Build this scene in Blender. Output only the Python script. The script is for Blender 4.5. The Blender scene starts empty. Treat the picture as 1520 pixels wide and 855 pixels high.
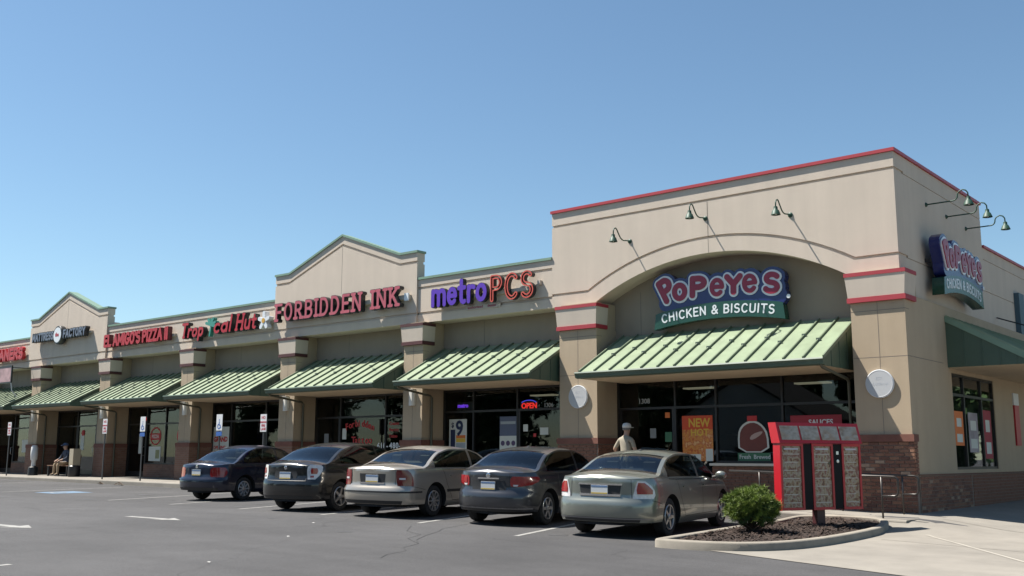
import bpy, bmesh, math, random
import numpy as np
from mathutils import Matrix, Vector
random.seed(7); rng = np.random.default_rng(7)
SC = bpy.context.scene
COL = SC.collection
RAD = math.radians

# ------------------------------------------------------------ camera
CAM_POS = Vector((7.6212, -22.2157, 0.85))
YAW, PITCH, ROLL, FPX = -0.6978, 0.1638, 0.0032, 1519.38
_f = Vector((math.sin(YAW) * math.cos(PITCH), math.cos(YAW) * math.cos(PITCH), math.sin(PITCH)))
_r = Vector((math.cos(YAW), -math.sin(YAW), 0)); _u = _r.cross(_f)
_r2 = math.cos(ROLL) * _r + math.sin(ROLL) * _u; _u2 = -math.sin(ROLL) * _r + math.cos(ROLL) * _u
cam_data = bpy.data.cameras.new('camera'); cam = bpy.data.objects.new('camera', cam_data); COL.objects.link(cam)
cam.matrix_world = Matrix(((_r2.x, _u2.x, -_f.x, CAM_POS.x), (_r2.y, _u2.y, -_f.y, CAM_POS.y), (_r2.z, _u2.z, -_f.z, CAM_POS.z), (0, 0, 0, 1)))
cam_data.sensor_width = 36.0; cam_data.lens = 36.0 * FPX / 1520.0
cam_data.clip_start = 0.1; cam_data.clip_end = 3000
SC.camera = cam

# ------------------------------------------------------------ sky and sun
SUN_TO = Vector((-3.0, -1.40, 5.3)).normalized()      # towards the sun
SUN_EL = math.asin(SUN_TO.z)
world = bpy.data.worlds.new('World'); SC.world = world; world.use_nodes = True
wn = world.node_tree; wn.nodes.clear()
wo = wn.nodes.new('ShaderNodeOutputWorld'); wb = wn.nodes.new('ShaderNodeBackground'); ws = wn.nodes.new('ShaderNodeTexSky')
ws.sky_type = 'NISHITA'; ws.sun_disc = False; ws.sun_elevation = SUN_EL
ws.sun_rotation = math.atan2(SUN_TO.x, SUN_TO.y) % (2 * math.pi)
ws.altitude = 0; ws.air_density = 1.0; ws.dust_density = 0.3; ws.ozone_density = 1.0
wb.inputs['Strength'].default_value = 0.068
tint = wn.nodes.new('ShaderNodeVectorMath'); tint.operation = 'MULTIPLY'; tint.inputs[1].default_value = (0.80, 0.92, 0.93)   # the same cyan cast over the whole sky
wn.links.new(ws.outputs[0], tint.inputs[0]); wn.links.new(tint.outputs[0], wb.inputs[0]); wn.links.new(wb.outputs[0], wo.inputs[0])
sun_l = bpy.data.lights.new('sun', 'SUN'); sun = bpy.data.objects.new('sun', sun_l); COL.objects.link(sun)
sun_l.energy = 5.0; sun_l.angle = RAD(0.53); sun_l.color = (1.0, 0.95, 0.87)
sun.rotation_euler = (-SUN_TO).to_track_quat('-Z', 'Y').to_euler(); sun.location = (-30, -20, 60)
SC.view_settings.view_transform = 'Standard'; SC.view_settings.look = 'None'
SC.view_settings.exposure = 1.15; SC.view_settings.gamma = 1.0; SC.view_settings.use_curve_mapping = False

# ------------------------------------------------------------ materials
MATS = {}
def mat(name, col, rough=0.7, metal=0.0, var=0.0, scale=6.0, bump=0.0, bscale=60.0, spec=0.5, emit=0.0, coat=0.0, streak=0.0, ecol=None):
    if name in MATS: return MATS[name]
    m = bpy.data.materials.new(name); m.use_nodes = True; nt = m.node_tree
    b = nt.nodes['Principled BSDF']
    b.inputs['Base Color'].default_value = (*col, 1); b.inputs['Roughness'].default_value = rough
    b.inputs['Metallic'].default_value = metal; b.inputs['Specular IOR Level'].default_value = spec
    b.inputs['Coat Weight'].default_value = coat; b.inputs['Coat Roughness'].default_value = 0.04
    tc = None
    if var or bump or streak:
        tc = nt.nodes.new('ShaderNodeTexCoord')
        geo = nt.nodes.new('ShaderNodeNewGeometry'); pos = geo.outputs['Position']
    if var:
        n1 = nt.nodes.new('ShaderNodeTexNoise'); n1.inputs['Scale'].default_value = scale * 0.25; n1.inputs['Detail'].default_value = 9; n1.inputs['Roughness'].default_value = 0.65
        nt.links.new(pos, n1.inputs['Vector'])
        src = n1.outputs['Fac']
        if streak:
            mp = nt.nodes.new('ShaderNodeMapping'); mp.inputs['Scale'].default_value = (1.6, 1.6, 0.12); nt.links.new(pos, mp.inputs['Vector'])
            n2 = nt.nodes.new('ShaderNodeTexNoise'); n2.inputs['Scale'].default_value = 2.0; n2.inputs['Detail'].default_value = 7; nt.links.new(mp.outputs[0], n2.inputs['Vector'])
            mx = nt.nodes.new('ShaderNodeMix'); mx.data_type = 'FLOAT'; mx.inputs[0].default_value = streak
            nt.links.new(src, mx.inputs[2]); nt.links.new(n2.outputs['Fac'], mx.inputs[3]); src = mx.outputs[0]
        cr = nt.nodes.new('ShaderNodeMapRange'); cr.inputs[1].default_value = 0.3; cr.inputs[2].default_value = 0.7
        cr.inputs[3].default_value = 1 - var; cr.inputs[4].default_value = 1 + var * 0.7
        nt.links.new(src, cr.inputs[0])
        mul = nt.nodes.new('ShaderNodeVectorMath'); mul.operation = 'SCALE'; mul.inputs[0].default_value = col
        nt.links.new(cr.outputs[0], mul.inputs['Scale']); nt.links.new(mul.outputs[0], b.inputs['Base Color'])
    if bump:
        nb = nt.nodes.new('ShaderNodeTexNoise'); nb.inputs['Scale'].default_value = bscale; nb.inputs['Detail'].default_value = 4
        nt.links.new(pos, nb.inputs['Vector'])
        bp = nt.nodes.new('ShaderNodeBump'); bp.inputs['Strength'].default_value = bump; bp.inputs['Distance'].default_value = 0.02
        nt.links.new(nb.outputs['Fac'], bp.inputs['Height']); nt.links.new(bp.outputs[0], b.inputs['Normal'])
    if emit:
        b.inputs['Emission Color'].default_value = (*(ecol or col), 1); b.inputs['Emission Strength'].default_value = emit
    MATS[name] = m
    return m

def glass(name, tint=(0.5, 0.55, 0.55), rough=0.02, ior=1.5, boost=1.0):
    m = bpy.data.materials.new(name); m.use_nodes = True; nt = m.node_tree; nt.nodes.clear()
    out = nt.nodes.new('ShaderNodeOutputMaterial'); mix = nt.nodes.new('ShaderNodeMixShader')
    tr = nt.nodes.new('ShaderNodeBsdfTransparent'); tr.inputs[0].default_value = (*tint, 1)
    gl = nt.nodes.new('ShaderNodeBsdfGlossy'); gl.inputs['Roughness'].default_value = rough; gl.inputs[0].default_value = (0.95, 0.97, 1.0, 1)
    lw = nt.nodes.new('ShaderNodeLayerWeight'); lw.inputs[0].default_value = 0.5
    pw = nt.nodes.new('ShaderNodeMath'); pw.operation = 'POWER'; pw.inputs[1].default_value = 5.0
    mu = nt.nodes.new('ShaderNodeMath'); mu.operation = 'MULTIPLY_ADD'; mu.use_clamp = True
    f0 = ((ior - 1) / (ior + 1)) ** 2 * boost; mu.inputs[1].default_value = 1 - f0; mu.inputs[2].default_value = f0
    nt.links.new(lw.outputs['Facing'], pw.inputs[0]); nt.links.new(pw.outputs[0], mu.inputs[0]); nt.links.new(mu.outputs[0], mix.inputs[0])
    nt.links.new(tr.outputs[0], mix.inputs[1]); nt.links.new(gl.outputs[0], mix.inputs[2]); nt.links.new(mix.outputs[0], out.inputs[0])
    MATS[name] = m
    return m

def brick_mat(name, c1, c2, mortar):
    m = bpy.data.materials.new(name); m.use_nodes = True; nt = m.node_tree; b = nt.nodes['Principled BSDF']
    geo = nt.nodes.new('ShaderNodeNewGeometry'); sp = nt.nodes.new('ShaderNodeSeparateXYZ'); nt.links.new(geo.outputs['Position'], sp.inputs[0])
    ad = nt.nodes.new('ShaderNodeMath'); ad.operation = 'ADD'; nt.links.new(sp.outputs[0], ad.inputs[0]); nt.links.new(sp.outputs[1], ad.inputs[1])
    cb = nt.nodes.new('ShaderNodeCombineXYZ'); nt.links.new(ad.outputs[0], cb.inputs[0]); nt.links.new(sp.outputs[2], cb.inputs[1])
    br = nt.nodes.new('ShaderNodeTexBrick'); nt.links.new(cb.outputs[0], br.inputs['Vector'])
    br.inputs['Color1'].default_value = (*c1, 1); br.inputs['Color2'].default_value = (*c2, 1); br.inputs['Mortar'].default_value = (*mortar, 1)
    br.inputs['Scale'].default_value = 1.0; br.inputs['Brick Width'].default_value = 0.213; br.inputs['Row Height'].default_value = 0.0767
    br.inputs['Mortar Size'].default_value = 0.007; br.inputs['Mortar Smooth'].default_value = 0.2
    nt.links.new(br.outputs['Color'], b.inputs['Base Color']); b.inputs['Roughness'].default_value = 0.85
    bp = nt.nodes.new('ShaderNodeBump'); bp.inputs['Strength'].default_value = 0.5; bp.inputs['Distance'].default_value = 0.01; bp.invert = True
    nt.links.new(br.outputs['Fac'], bp.inputs['Height']); nt.links.new(bp.outputs[0], b.inputs['Normal'])
    MATS[name] = m
    return m

CREAM = mat('cream_stucco', (0.525, 0.447, 0.368), 0.9, var=0.085, scale=5, bump=0.25, bscale=140, streak=0.55)
TAN = mat('tan_stucco', (0.385, 0.302, 0.208), 0.9, var=0.10, scale=5, bump=0.25, bscale=140, streak=0.5)
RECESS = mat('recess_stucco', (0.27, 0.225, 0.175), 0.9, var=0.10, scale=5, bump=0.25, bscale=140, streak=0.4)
JOINT = mat('joint_sealant', (0.17, 0.145, 0.12), 0.9)
RED_METAL = mat('red_coping_metal', (0.36, 0.035, 0.045), 0.45, var=0.12, scale=8)
GREEN_COPING = mat('green_coping_metal', (0.17, 0.26, 0.19), 0.5, var=0.12, scale=8)
MAROON = mat('maroon_trim', (0.075, 0.022, 0.022), 0.6, var=0.15)
RED_TRIM = mat('red_trim', (0.33, 0.028, 0.04), 0.6, var=0.12)
AWN = mat('awning_sage_metal', (0.222, 0.275, 0.178), 0.42, var=0.20, scale=5, streak=0.55)
AWN_D = mat('gutter_green_cheek_shade', (0.06, 0.095, 0.065), 0.45, var=0.12, scale=5)  # dark green of the gutters; on the cheeks it stands in for shade
GUARD = mat('snow_guard_metal', (0.05, 0.075, 0.06), 0.5)
SOFFIT = mat('soffit_board', (0.50, 0.40, 0.27), 0.85, var=0.08)
FRAME = mat('bronze_frame_metal', (0.018, 0.016, 0.015), 0.4)
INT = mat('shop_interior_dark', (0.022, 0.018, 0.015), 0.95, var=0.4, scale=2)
CONC = mat('concrete_pavement', (0.212, 0.193, 0.165), 0.9, var=0.20, scale=3.5, bump=0.2, bscale=120)
KERB = mat('concrete_kerb', (0.235, 0.21, 0.172), 0.9, var=0.22, scale=9, bump=0.25, bscale=90)
BRICKM = brick_mat('brick_wall_material', (0.17, 0.078, 0.05), (0.215, 0.112, 0.073), (0.18, 0.135, 0.105))
GLASS = glass('storefront_glass', (0.74, 0.77, 0.75), 0.015, 1.45, 0.9)
BLACK = mat('black_metal', (0.015, 0.015, 0.017), 0.45)
WHITE = mat('white_paint', (0.78, 0.78, 0.76), 0.5, var=0.05)

# ------------------------------------------------------------ mesh helpers
def obj(name, verts, faces, material, parent=None, smooth=False, sharp=None):
    me = bpy.data.meshes.new(name); me.from_pydata([tuple(map(float, v)) for v in verts], [], [tuple(int(i) for i in f) for f in faces])
    me.validate(); me.update()
    return mobj(name, me, material, parent, smooth, sharp)
def mobj(name, me, material, parent=None, smooth=False, sharp=None):
    if material is not None: me.materials.append(material)
    if smooth:
        me.polygons.foreach_set('use_smooth', [True] * len(me.polygons))
        if sharp is not None: me.set_sharp_from_angle(angle=RAD(sharp))
    o = bpy.data.objects.new(name, me); COL.objects.link(o)
    if parent is not None: o.parent = parent
    return o
def empty(name, loc=(0, 0, 0), rz=0.0, parent=None):
    o = bpy.data.objects.new(name, None); COL.objects.link(o); o.location = loc; o.rotation_euler = (0, 0, rz); o.empty_display_size = 0.2
    if parent is not None: o.parent = parent
    return o
def tag(o, label=None, cat=None, group=None, kind=None):
    if label: o['label'] = label
    if cat: o['category'] = cat
    if group: o['group'] = group
    if kind: o['kind'] = kind
    return o
class MB:
    def __init__(s): s.v = []; s.f = []
    def add(s, v, f):
        n = len(s.v); s.v += [tuple(p) for p in v]; s.f += [tuple(i + n for i in q) for q in f]; return s
    def box(s, x0, x1, y0, y1, z0, z1):
        v = [(x0, y0, z0), (x1, y0, z0), (x1, y1, z0), (x0, y1, z0), (x0, y0, z1), (x1, y0, z1), (x1, y1, z1), (x0, y1, z1)]
        return s.add(v, [(0, 3, 2, 1), (4, 5, 6, 7), (0, 1, 5, 4), (1, 2, 6, 5), (2, 3, 7, 6), (3, 0, 4, 7)])
    def prism(s, pts, axis, a, b):          # polygon in the two other axes, extruded along axis from a to b
        n = len(pts)
        def P(p, t):
            if axis == 'y': return (p[0], t, p[1])
            if axis == 'x': return (t, p[0], p[1])
            return (p[0], p[1], t)
        v = [P(p, a) for p in pts] + [P(p, b) for p in pts]
        area = sum(pts[i][0] * pts[(i + 1) % n][1] - pts[(i + 1) % n][0] * pts[i][1] for i in range(n))
        f = [tuple(range(n)), tuple(range(2 * n - 1, n - 1, -1))] + [(i, i + n, (i + 1) % n + n, (i + 1) % n) for i in range(n)]
        flip = (area > 0) == (axis != 'y')
        if b < a: flip = not flip
        if flip: f = [q[::-1] for q in f]
        return s.add(v, f)
    def tube(s, path, r, n=8, cap=True):
        path = [Vector(p) for p in path]; rs = r if isinstance(r, (list, tuple)) else [r] * len(path)
        base = len(s.v); up = None
        for i, p in enumerate(path):
            d = (path[min(i + 1, len(path) - 1)] - path[max(i - 1, 0)]).normalized()
            if up is None:
                up = Vector((0, 0, 1)) if abs(d.z) < 0.9 else Vector((1, 0, 0))
            a = d.cross(up).normalized(); up2 = a.cross(d).normalized(); up = up2
            for k in range(n):
                t = 2 * math.pi * k / n; s.v.append(tuple(p + rs[i] * (math.cos(t) * a + math.sin(t) * up2)))
        for i in range(len(path) - 1):
            for k in range(n):
                s.f.append((base + i * n + k, base + i * n + (k + 1) % n, base + (i + 1) * n + (k + 1) % n, base + (i + 1) * n + k))
        if cap:
            s.f.append(tuple(base + k for k in range(n))[::-1]); e = base + (len(path) - 1) * n; s.f.append(tuple(e + k for k in range(n)))
        return s
    def lathe(s, prof, c, axis=(0, 0, 1), n=24, cap=True):        # prof: list of (r, h) along axis from c
        ax = Vector(axis).normalized(); t = Vector((1, 0, 0)) if abs(ax.x) < 0.9 else Vector((0, 1, 0)); a = ax.cross(t).normalized(); b = ax.cross(a)
        base = len(s.v); c = Vector(c)
        for r, h in prof:
            for k in range(n):
                th = 2 * math.pi * k / n; s.v.append(tuple(c + ax * h + r * (math.cos(th) * a + math.sin(th) * b)))
        for i in range(len(prof) - 1):
            for k in range(n): s.f.append((base + i * n + k, base + i * n + (k + 1) % n, base + (i + 1) * n + (k + 1) % n, base + (i + 1) * n + k))
        if cap and prof[0][0] > 1e-4: s.f.append(tuple(base + k for k in range(n))[::-1])
        if cap and prof[-1][0] > 1e-4: e = base + (len(prof) - 1) * n; s.f.append(tuple(e + k for k in range(n)))
        return s
    def build(s, name, material, parent=None, smooth=False, sharp=None): return obj(name, s.v, s.f, material, parent, smooth, sharp)
def box(name, material, parent, *a): return MB().box(*a).build(name, material, parent)
def lerp_tab(tab, x):
    if x <= tab[0][0]: return tab[0][1]
    for (a, va), (b, vb) in zip(tab, tab[1:]):
        if x <= b:
            t = (x - a) / (b - a); return va + (vb - va) * t
    return tab[-1][1]
def smooth01(t): t = max(0.0, min(1.0, t)); return t * t * (3 - 2 * t)
# ------------------------------------------------------------ ground heights
_GX = [(-140, 0.1), (-60, -0.08), (-40, -0.14), (-17, -0.30), (-11, -0.33), (-8, -0.36), (-5.5, -0.42), (-2.5, -0.47), (1, -0.52), (4, -0.56), (12, -0.62), (60, -1.0)]
def G(x, y):                              # parking lot and driveway
    z = lerp_tab(_GX, x) + 0.006 * (max(-60, min(10, y)) + 6.5)
    if x > -2.5:                          # concrete rises a little towards the building corner
        d = math.hypot(max(x - 0.2, 0), max(-1.2 - y, 0)); z += 0.19 * smooth01(1 - d / 2.6) * smooth01((x + 2.5) / 2.0)
    return z
_SX = [(-140, 0.14), (-50, 0.02), (-40, 0.0), (-30, -0.03), (-20, -0.09), (-9, -0.15), (-4, -0.17), (-1.5, -0.24), (0.3, -0.31)]
def S(x, y): return lerp_tab(_SX, x) + 0.012 * (y + 2.2) * (1 if x < -3 else 0)
KERB_Y = -2.2

def sheet(name, material, xs, ys, fn, off=0.0, keep=None):
    v = [(x, y, fn(x, y) + off) for y in ys for x in xs]; f = []
    nx = len(xs)
    for j in range(len(ys) - 1):
        for i in range(nx - 1):
            if keep is None or keep((xs[i] + xs[i + 1]) / 2, (ys[j] + ys[j + 1]) / 2):
                f.append((j * nx + i, j * nx + i + 1, (j + 1) * nx + i + 1, (j + 1) * nx + i))
    return obj(name, v, f, material, None, smooth=True)

def asphalt_material():
    m = bpy.data.materials.new('asphalt'); m.use_nodes = True; nt = m.node_tree; b = nt.nodes['Principled BSDF']
    geo = nt.nodes.new('ShaderNodeNewGeometry'); pos = geo.outputs['Position']
    def noise(sc, det, rough=0.6, vec=None):
        n = nt.nodes.new('ShaderNodeTexNoise'); n.inputs['Scale'].default_value = sc; n.inputs['Detail'].default_value = det; n.inputs['Roughness'].default_value = rough
        nt.links.new(vec or pos, n.inputs['Vector']); return n.outputs['Fac']
    def rng_(src, a, b_, c, d):
        r = nt.nodes.new('ShaderNodeMapRange'); nt.links.new(src, r.inputs[0])
        for i, q in enumerate((a, b_, c, d)): r.inputs[i + 1].default_value = q
        return r.outputs[0]
    def mul(p, q):
        r = nt.nodes.new('ShaderNodeMath'); r.operation = 'MULTIPLY'; nt.links.new(p, r.inputs[0]); nt.links.new(q, r.inputs[1]); return r.outputs[0]
    big = rng_(noise(0.22, 5), 0.3, 0.7, 0.76, 1.20)
    mid = rng_(noise(1.7, 6, 0.7), 0.3, 0.7, 0.90, 1.10)
    fine = rng_(noise(70, 3, 0.7), 0.28, 0.72, 0.50, 1.55)
    mp = nt.nodes.new('ShaderNodeMapping'); mp.inputs['Rotation'].default_value = (0, 0, RAD(-6)); mp.inputs['Scale'].default_value = (0.08, 1.1, 1); nt.links.new(pos, mp.inputs['Vector'])
    lane = rng_(noise(1.0, 5, 0.6, mp.outputs[0]), 0.35, 0.65, 0.90, 1.08)
    # fine cracks: edges of large warped cells, thinned out by noise
    wv = nt.nodes.new('ShaderNodeTexNoise'); wv.inputs['Scale'].default_value = 1.3; wv.inputs['Detail'].default_value = 5; nt.links.new(pos, wv.inputs['Vector'])
    vm = nt.nodes.new('ShaderNodeVectorMath'); vm.operation = 'MULTIPLY_ADD'; vm.inputs[1].default_value = (0.9, 0.9, 0.9); nt.links.new(wv.outputs['Color'], vm.inputs[0]); nt.links.new(pos, vm.inputs[2])
    vo = nt.nodes.new('ShaderNodeTexVoronoi'); vo.feature = 'DISTANCE_TO_EDGE'; vo.inputs['Scale'].default_value = 0.17; nt.links.new(vm.outputs[0], vo.inputs['Vector'])
    cr = rng_(vo.outputs['Distance'], 0.0, 0.004, 0.6, 1.0); cm = rng_(noise(0.35, 3), 0.48, 0.56, 0.0, 1.0)
    mxn = nt.nodes.new('ShaderNodeMix'); mxn.data_type = 'FLOAT'; mxn.inputs[2].default_value = 1.0; nt.links.new(cm, mxn.inputs[0]); nt.links.new(cr, mxn.inputs[3])
    tot = mul(mul(mul(mul(big, mid), fine), lane), mxn.outputs[0])
    sc = nt.nodes.new('ShaderNodeVectorMath'); sc.operation = 'SCALE'; sc.inputs[0].default_value = (0.056, 0.0545, 0.0555); nt.links.new(tot, sc.inputs['Scale'])
    nt.links.new(sc.outputs[0], b.inputs['Base Color']); b.inputs['Roughness'].default_value = 0.85; b.inputs['Specular IOR Level'].default_value = 0.35
    bp = nt.nodes.new('ShaderNodeBump'); bp.inputs['Strength'].default_value = 0.5; bp.inputs['Distance'].default_value = 0.012; nt.links.new(noise(90, 4, 0.7), bp.inputs['Height']); nt.links.new(bp.outputs[0], b.inputs['Normal'])
    return m
ASPH = asphalt_material()
def frange(a, b, st): return [a + (b - a) * i / max(1, round((b - a) / st)) for i in range(round((b - a) / st) + 1)]
XS = [-1500, -600, -300, -140, -100, -70] + frange(-60, 16, 0.5) + [20, 30, 60, 140, 400, 1500]
YS = [-1500, -500, -200, -100, -60] + frange(-40, 0, 0.5) + [3, 6, 12, 25, 60, 200, 600, 1500]
lot = sheet('parking_lot', ASPH, XS, YS, G); tag(lot, 'grey asphalt parking lot with faded markings', 'ground', kind='structure')

# concrete driveway on the right, laid 8 mm above the asphalt sheet, with its slanting front edge
def edge_y(x): return -8.25 - 0.30 * (x + 0.5) if x < 6 else -10.2
dv, df = [], []
dxs = frange(-0.9, 24, 0.5); nd = 26
for x in dxs:
    for j in range(nd):
        t = j / (nd - 1); y = edge_y(x) + (16 - edge_y(x)) * (t ** 1.6); dv.append((x, y, G(x, y) + 0.008))
for i in range(len(dxs) - 1):
    for j in range(nd - 1): df.append((i * nd + j, (i + 1) * nd + j, (i + 1) * nd + j + 1, i * nd + j + 1))
drive = obj('driveway', dv, df, CONC, None, smooth=True); tag(drive, 'pale concrete driveway round the corner of the restaurant', 'driveway', kind='structure')
# flush concrete strip that crosses the driveway, and two saw joints
def ribbon(name, pts, w, fn, off, material, parent=None):
    v, f = [], []
    P = [Vector(p) for p in pts]; Q = [P[0]]
    for a, b in zip(P, P[1:]):
        n = max(1, int((b - a).length / 0.4))
        Q += [a + (b - a) * (i + 1) / n for i in range(n)]
    for i, p in enumerate(Q):
        d = (Q[min(i + 1, len(Q) - 1)] - Q[max(i - 1, 0)]).normalized(); nrm = Vector((-d.y, d.x))
        for s_ in (-1, 1):
            q = p + nrm * (w / 2 * s_); v.append((q.x, q.y, fn(q.x, q.y) + off))
    for i in range(len(Q) - 1): f.append((2 * i, 2 * i + 2, 2 * i + 3, 2 * i + 1))
    return obj(name, v, f, material, parent)
STRIP = mat('pale_concrete', (0.30, 0.275, 0.235), 0.9, var=0.15)
SAW = mat('saw_joint', (0.16, 0.14, 0.12), 0.95)
ribbon('gutter_strip', [(1.3, -3.2), (2.08, -4.26), (3.72, -6.6), (5.2, -8.7), (6.2, -9.9)], 0.07, G, 0.013, STRIP, drive)
ribbon('saw_joint', [(1.38, -3.25), (2.16, -4.29), (3.80, -6.63), (6.3, -9.9)], 0.03, G, 0.012, SAW, drive)
ribbon('saw_joint', [(0.9, -1.0), (8.0, -3.0)], 0.025, G, 0.012, SAW, drive)
ribbon('saw_joint', [(1.0, -4.6), (8.0, -6.2)], 0.022, G, 0.012, SAW, drive)

# sidewalk with a rounded kerb
sx = frange(-60, 0.6, 0.6); sv, sf = [], []
prof = [(KERB_Y, -0.30), (KERB_Y, -0.035), (KERB_Y + 0.012, -0.012), (KERB_Y + 0.04, 0.0), (KERB_Y + 0.15, 0.0), (-1.6, 0.0), (-0.9, 0), (0.4, 0), (0.7, 0)]
for x in sx:
    for (y, dz) in prof: sv.append((x, y, (S(x, y) if y > KERB_Y + 0.03 else S(x, KERB_Y + 0.04)) + dz))
m_ = len(prof)
for i in range(len(sx) - 1):
    for j in range(m_ - 1): sf.append((i * m_ + j, (i + 1) * m_ + j, (i + 1) * m_ + j + 1, i * m_ + j + 1))
e = len(sx) - 1; sf.append(tuple(e * m_ + j for j in range(m_)))
walk = obj('sidewalk', sv, sf, CONC); tag(walk, 'pale concrete sidewalk along the shop fronts', 'sidewalk', kind='structure')
x = -58.0
while x < 0.3:
    ribbon('saw_joint', [(x, KERB_Y + 0.05), (x, 0.3)], 0.014, S, 0.003, SAW, walk); x += 1.53

# ------------------------------------------------------------ painted markings on the lot
PAINT = mat('worn_white_paint', (0.25, 0.245, 0.23), 0.8, var=0.35, scale=26)
BLUEP = mat('worn_blue_paint', (0.11, 0.18, 0.26), 0.8, var=0.35, scale=26)
HEAD = RAD(17)
def marking(name, pts, material=PAINT, off=0.004): # polygon on the ground
    return obj(name, [(p[0], p[1], G(p[0], p[1]) + off) for p in pts], [tuple(range(len(pts)))], material, lot)
def stall(x, y, l=5.0, w=0.10): ribbon('stall_line', [(x, y), (x - l * math.sin(HEAD), y + l * math.cos(HEAD))], w, G, 0.004, PAINT, lot)
for sxp in (-3.69, -6.62, -9.5, -12.35, -15.2, -18.1): stall(sxp, -8.60 + (0.6 if sxp < -4 else 0))
def arrow(cx, cy, s=1.0, ang=0.0):
    pts = [(-0.95, 0.0), (-0.35, 0.28), (-0.42, 0.09), (0.85, 0.09), (0.85, -0.09), (-0.42, -0.09), (-0.35, -0.28)]
    c, sn = math.cos(ang), math.sin(ang)
    return marking('lane_arrow', [(cx + s * (p[0] * c - p[1] * sn), cy + s * (p[0] * sn + p[1] * c)) for p in pts])
arrow(-11.05, -10.95, 0.95, RAD(184)); arrow(-11.3, -13.75, 1.05, RAD(184)); arrow(-22.5, -11.5, 1.0, RAD(4))
for (x, y) in ((-5.50, -16.2), (-2.70, -16.45), (-8.3, -16.0), (-11.1, -15.8), (0.1, -16.7)):
    ribbon('stall_line', [(x, y), (x + 0.9, y - 4.5)], 0.10, G, 0.004, PAINT, lot)
# two blue disabled-bay symbols
for (x, y) in ((-23.3, -6.6), (-30.2, -6.3)):
    b_ = marking('disabled_bay_square', [(x - 0.62, y - 0.62), (x + 0.62, y - 0.62), (x + 0.62, y + 0.62), (x - 0.62, y + 0.62)], BLUEP)
    pts = [(x + 0.30 * math.cos(t) , y - 0.12 + 0.30 * math.sin(t)) for t in [RAD(a) for a in range(100, 400, 20)]] 
    pts += [(x + 0.20 * math.cos(t), y - 0.12 + 0.20 * math.sin(t)) for t in [RAD(a) for a in range(380, 99, -20)]]
    obj('wheelchair_symbol', [(p[0], p[1], G(*p) + 0.008) for p in pts], [tuple(range(len(pts)))], PAINT, lot)
    ribbon('stall_line', [(x - 1.5, y - 1.2), (x - 2.6, y + 3.4)], 0.10, G, 0.004, PAINT, lot)
# an open crack and a few scraps of litter
CRACKM = mat('crack_tar', (0.018, 0.018, 0.019), 0.8)
ribbon('crack', [(-2.86, -12.46), (-3.12, -12.1), (-3.3, -11.55), (-3.62, -11.3), (-3.9, -10.7), (-4.35, -10.3), (-4.78, -9.66), (-5.2, -8.9), (-5.5, -8.5), (-5.9, -7.4)], 0.010, G, 0.004, CRACKM, lot)
ribbon('crack', [(-3.9, -10.7), (-4.6, -10.25), (-4.95, -9.6), (-5.6, -9.3), (-6.3, -8.5)], 0.009, G, 0.004, CRACKM, lot)
OIL = mat('oil_stain', (0.045, 0.045, 0.046), 0.7, var=0.4, scale=20)
for (x, y, r) in ((-3.3, -7.9, 0.16), (-14.5, -4.2, 0.45), (-13.1, -7.4, 0.2), (-8.9, -8.6, 0.13), (-9.4, -9.3, 0.08), (-18.9, -8.2, 0.22), (-13.9, -6.2, 0.3), (-14.2, -5.4, 0.22), (-6.2, -10.2, 0.12), (-20.2, -5.7, 0.28)):
    pts = [(x + r * (1 + 0.35 * math.sin(3 * a + x)) * math.cos(a), y + r * (1 + 0.3 * math.cos(2 * a + y)) * math.sin(a)) for a in [i * 0.35 for i in range(18)]]
    marking('oil_stain', pts, OIL, 0.003)

# ------------------------------------------------------------ buildings
rest = empty('restaurant_building', (0, 0, 0)); tag(rest, 'cream stucco corner restaurant with an arched front and red roof coping', 'building')
shop = empty('shop_row_building', (-27, 0, 0)); tag(shop, 'long cream stucco row of shops with two gables and green awnings', 'building')
def SB(name, mb, m, sm=False, sharp=None):      # a part of the shop row (its Empty stands at x = -27)
    mb.v = [(p[0] + 27, p[1], p[2]) for p in mb.v]; return mb.build(name, m, shop, sm, sharp)
def RB(name, mb, m, sm=False, sharp=None): return mb.build(name, m, rest, sm, sharp)
YW = 0.65                                     # recessed wall and shop windows
# --- restaurant front wall: three sheets with real reveals between them
XL, XR = -9.55, 0.0
ACX, AR, ACZ = -4.65, 6.93, -1.06
def arc(R, z0, n=28):                         # left-to-right arc of radius R cut at height z0
    h = math.sqrt(R * R - (z0 - ACZ) ** 2)
    a0 = math.atan2(z0 - ACZ, -h); a1 = math.atan2(z0 - ACZ, h)
    return [(ACX + R * math.cos(a0 + (a1 - a0) * i / n), ACZ + R * math.sin(a0 + (a1 - a0) * i / n)) for i in range(n + 1)]
lowc = arc(AR, 4.93); g1 = arc(AR + 0.36, 5.24); g2 = arc(AR + 0.43, 5.31)
RB('wall_band', MB().prism([(XL, 4.93)] + lowc + [(XR, 4.93), (XR, 5.24)] + g1[::-1] + [(XL, 5.24)], 'y', 0.0, YW + 0.02), CREAM)
RB('wall_field', MB().prism([(XL, 5.31)] + g2 + [(XR, 5.31), (XR, 7.18), (XL, 7.18)], 'y', 0.0, 0.60), CREAM)
RB('wall_band', MB().box(XL, XR, 0, 0.6, 7.245, 7.585), CREAM)
RB('wall_reveal', MB().prism([(XL + 0.01, 5.14)] + arc(AR + 0.26, 5.14) + [(XR - 0.03, 5.14), (XR - 0.03, 5.42)] + arc(AR + 0.54, 5.42)[::-1] + [(XL + 0.01, 5.42)], 'y', 0.045, 0.64), CREAM)
RB('wall_reveal', MB().box(XL + 0.01, XR - 0.03, 0.045, 0.64, 7.1, 7.3), CREAM)
RB('coping', MB().box(XL - 0.03, XR + 0.045, -0.045, 0.62, 7.588, 7.665), RED_METAL)
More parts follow.
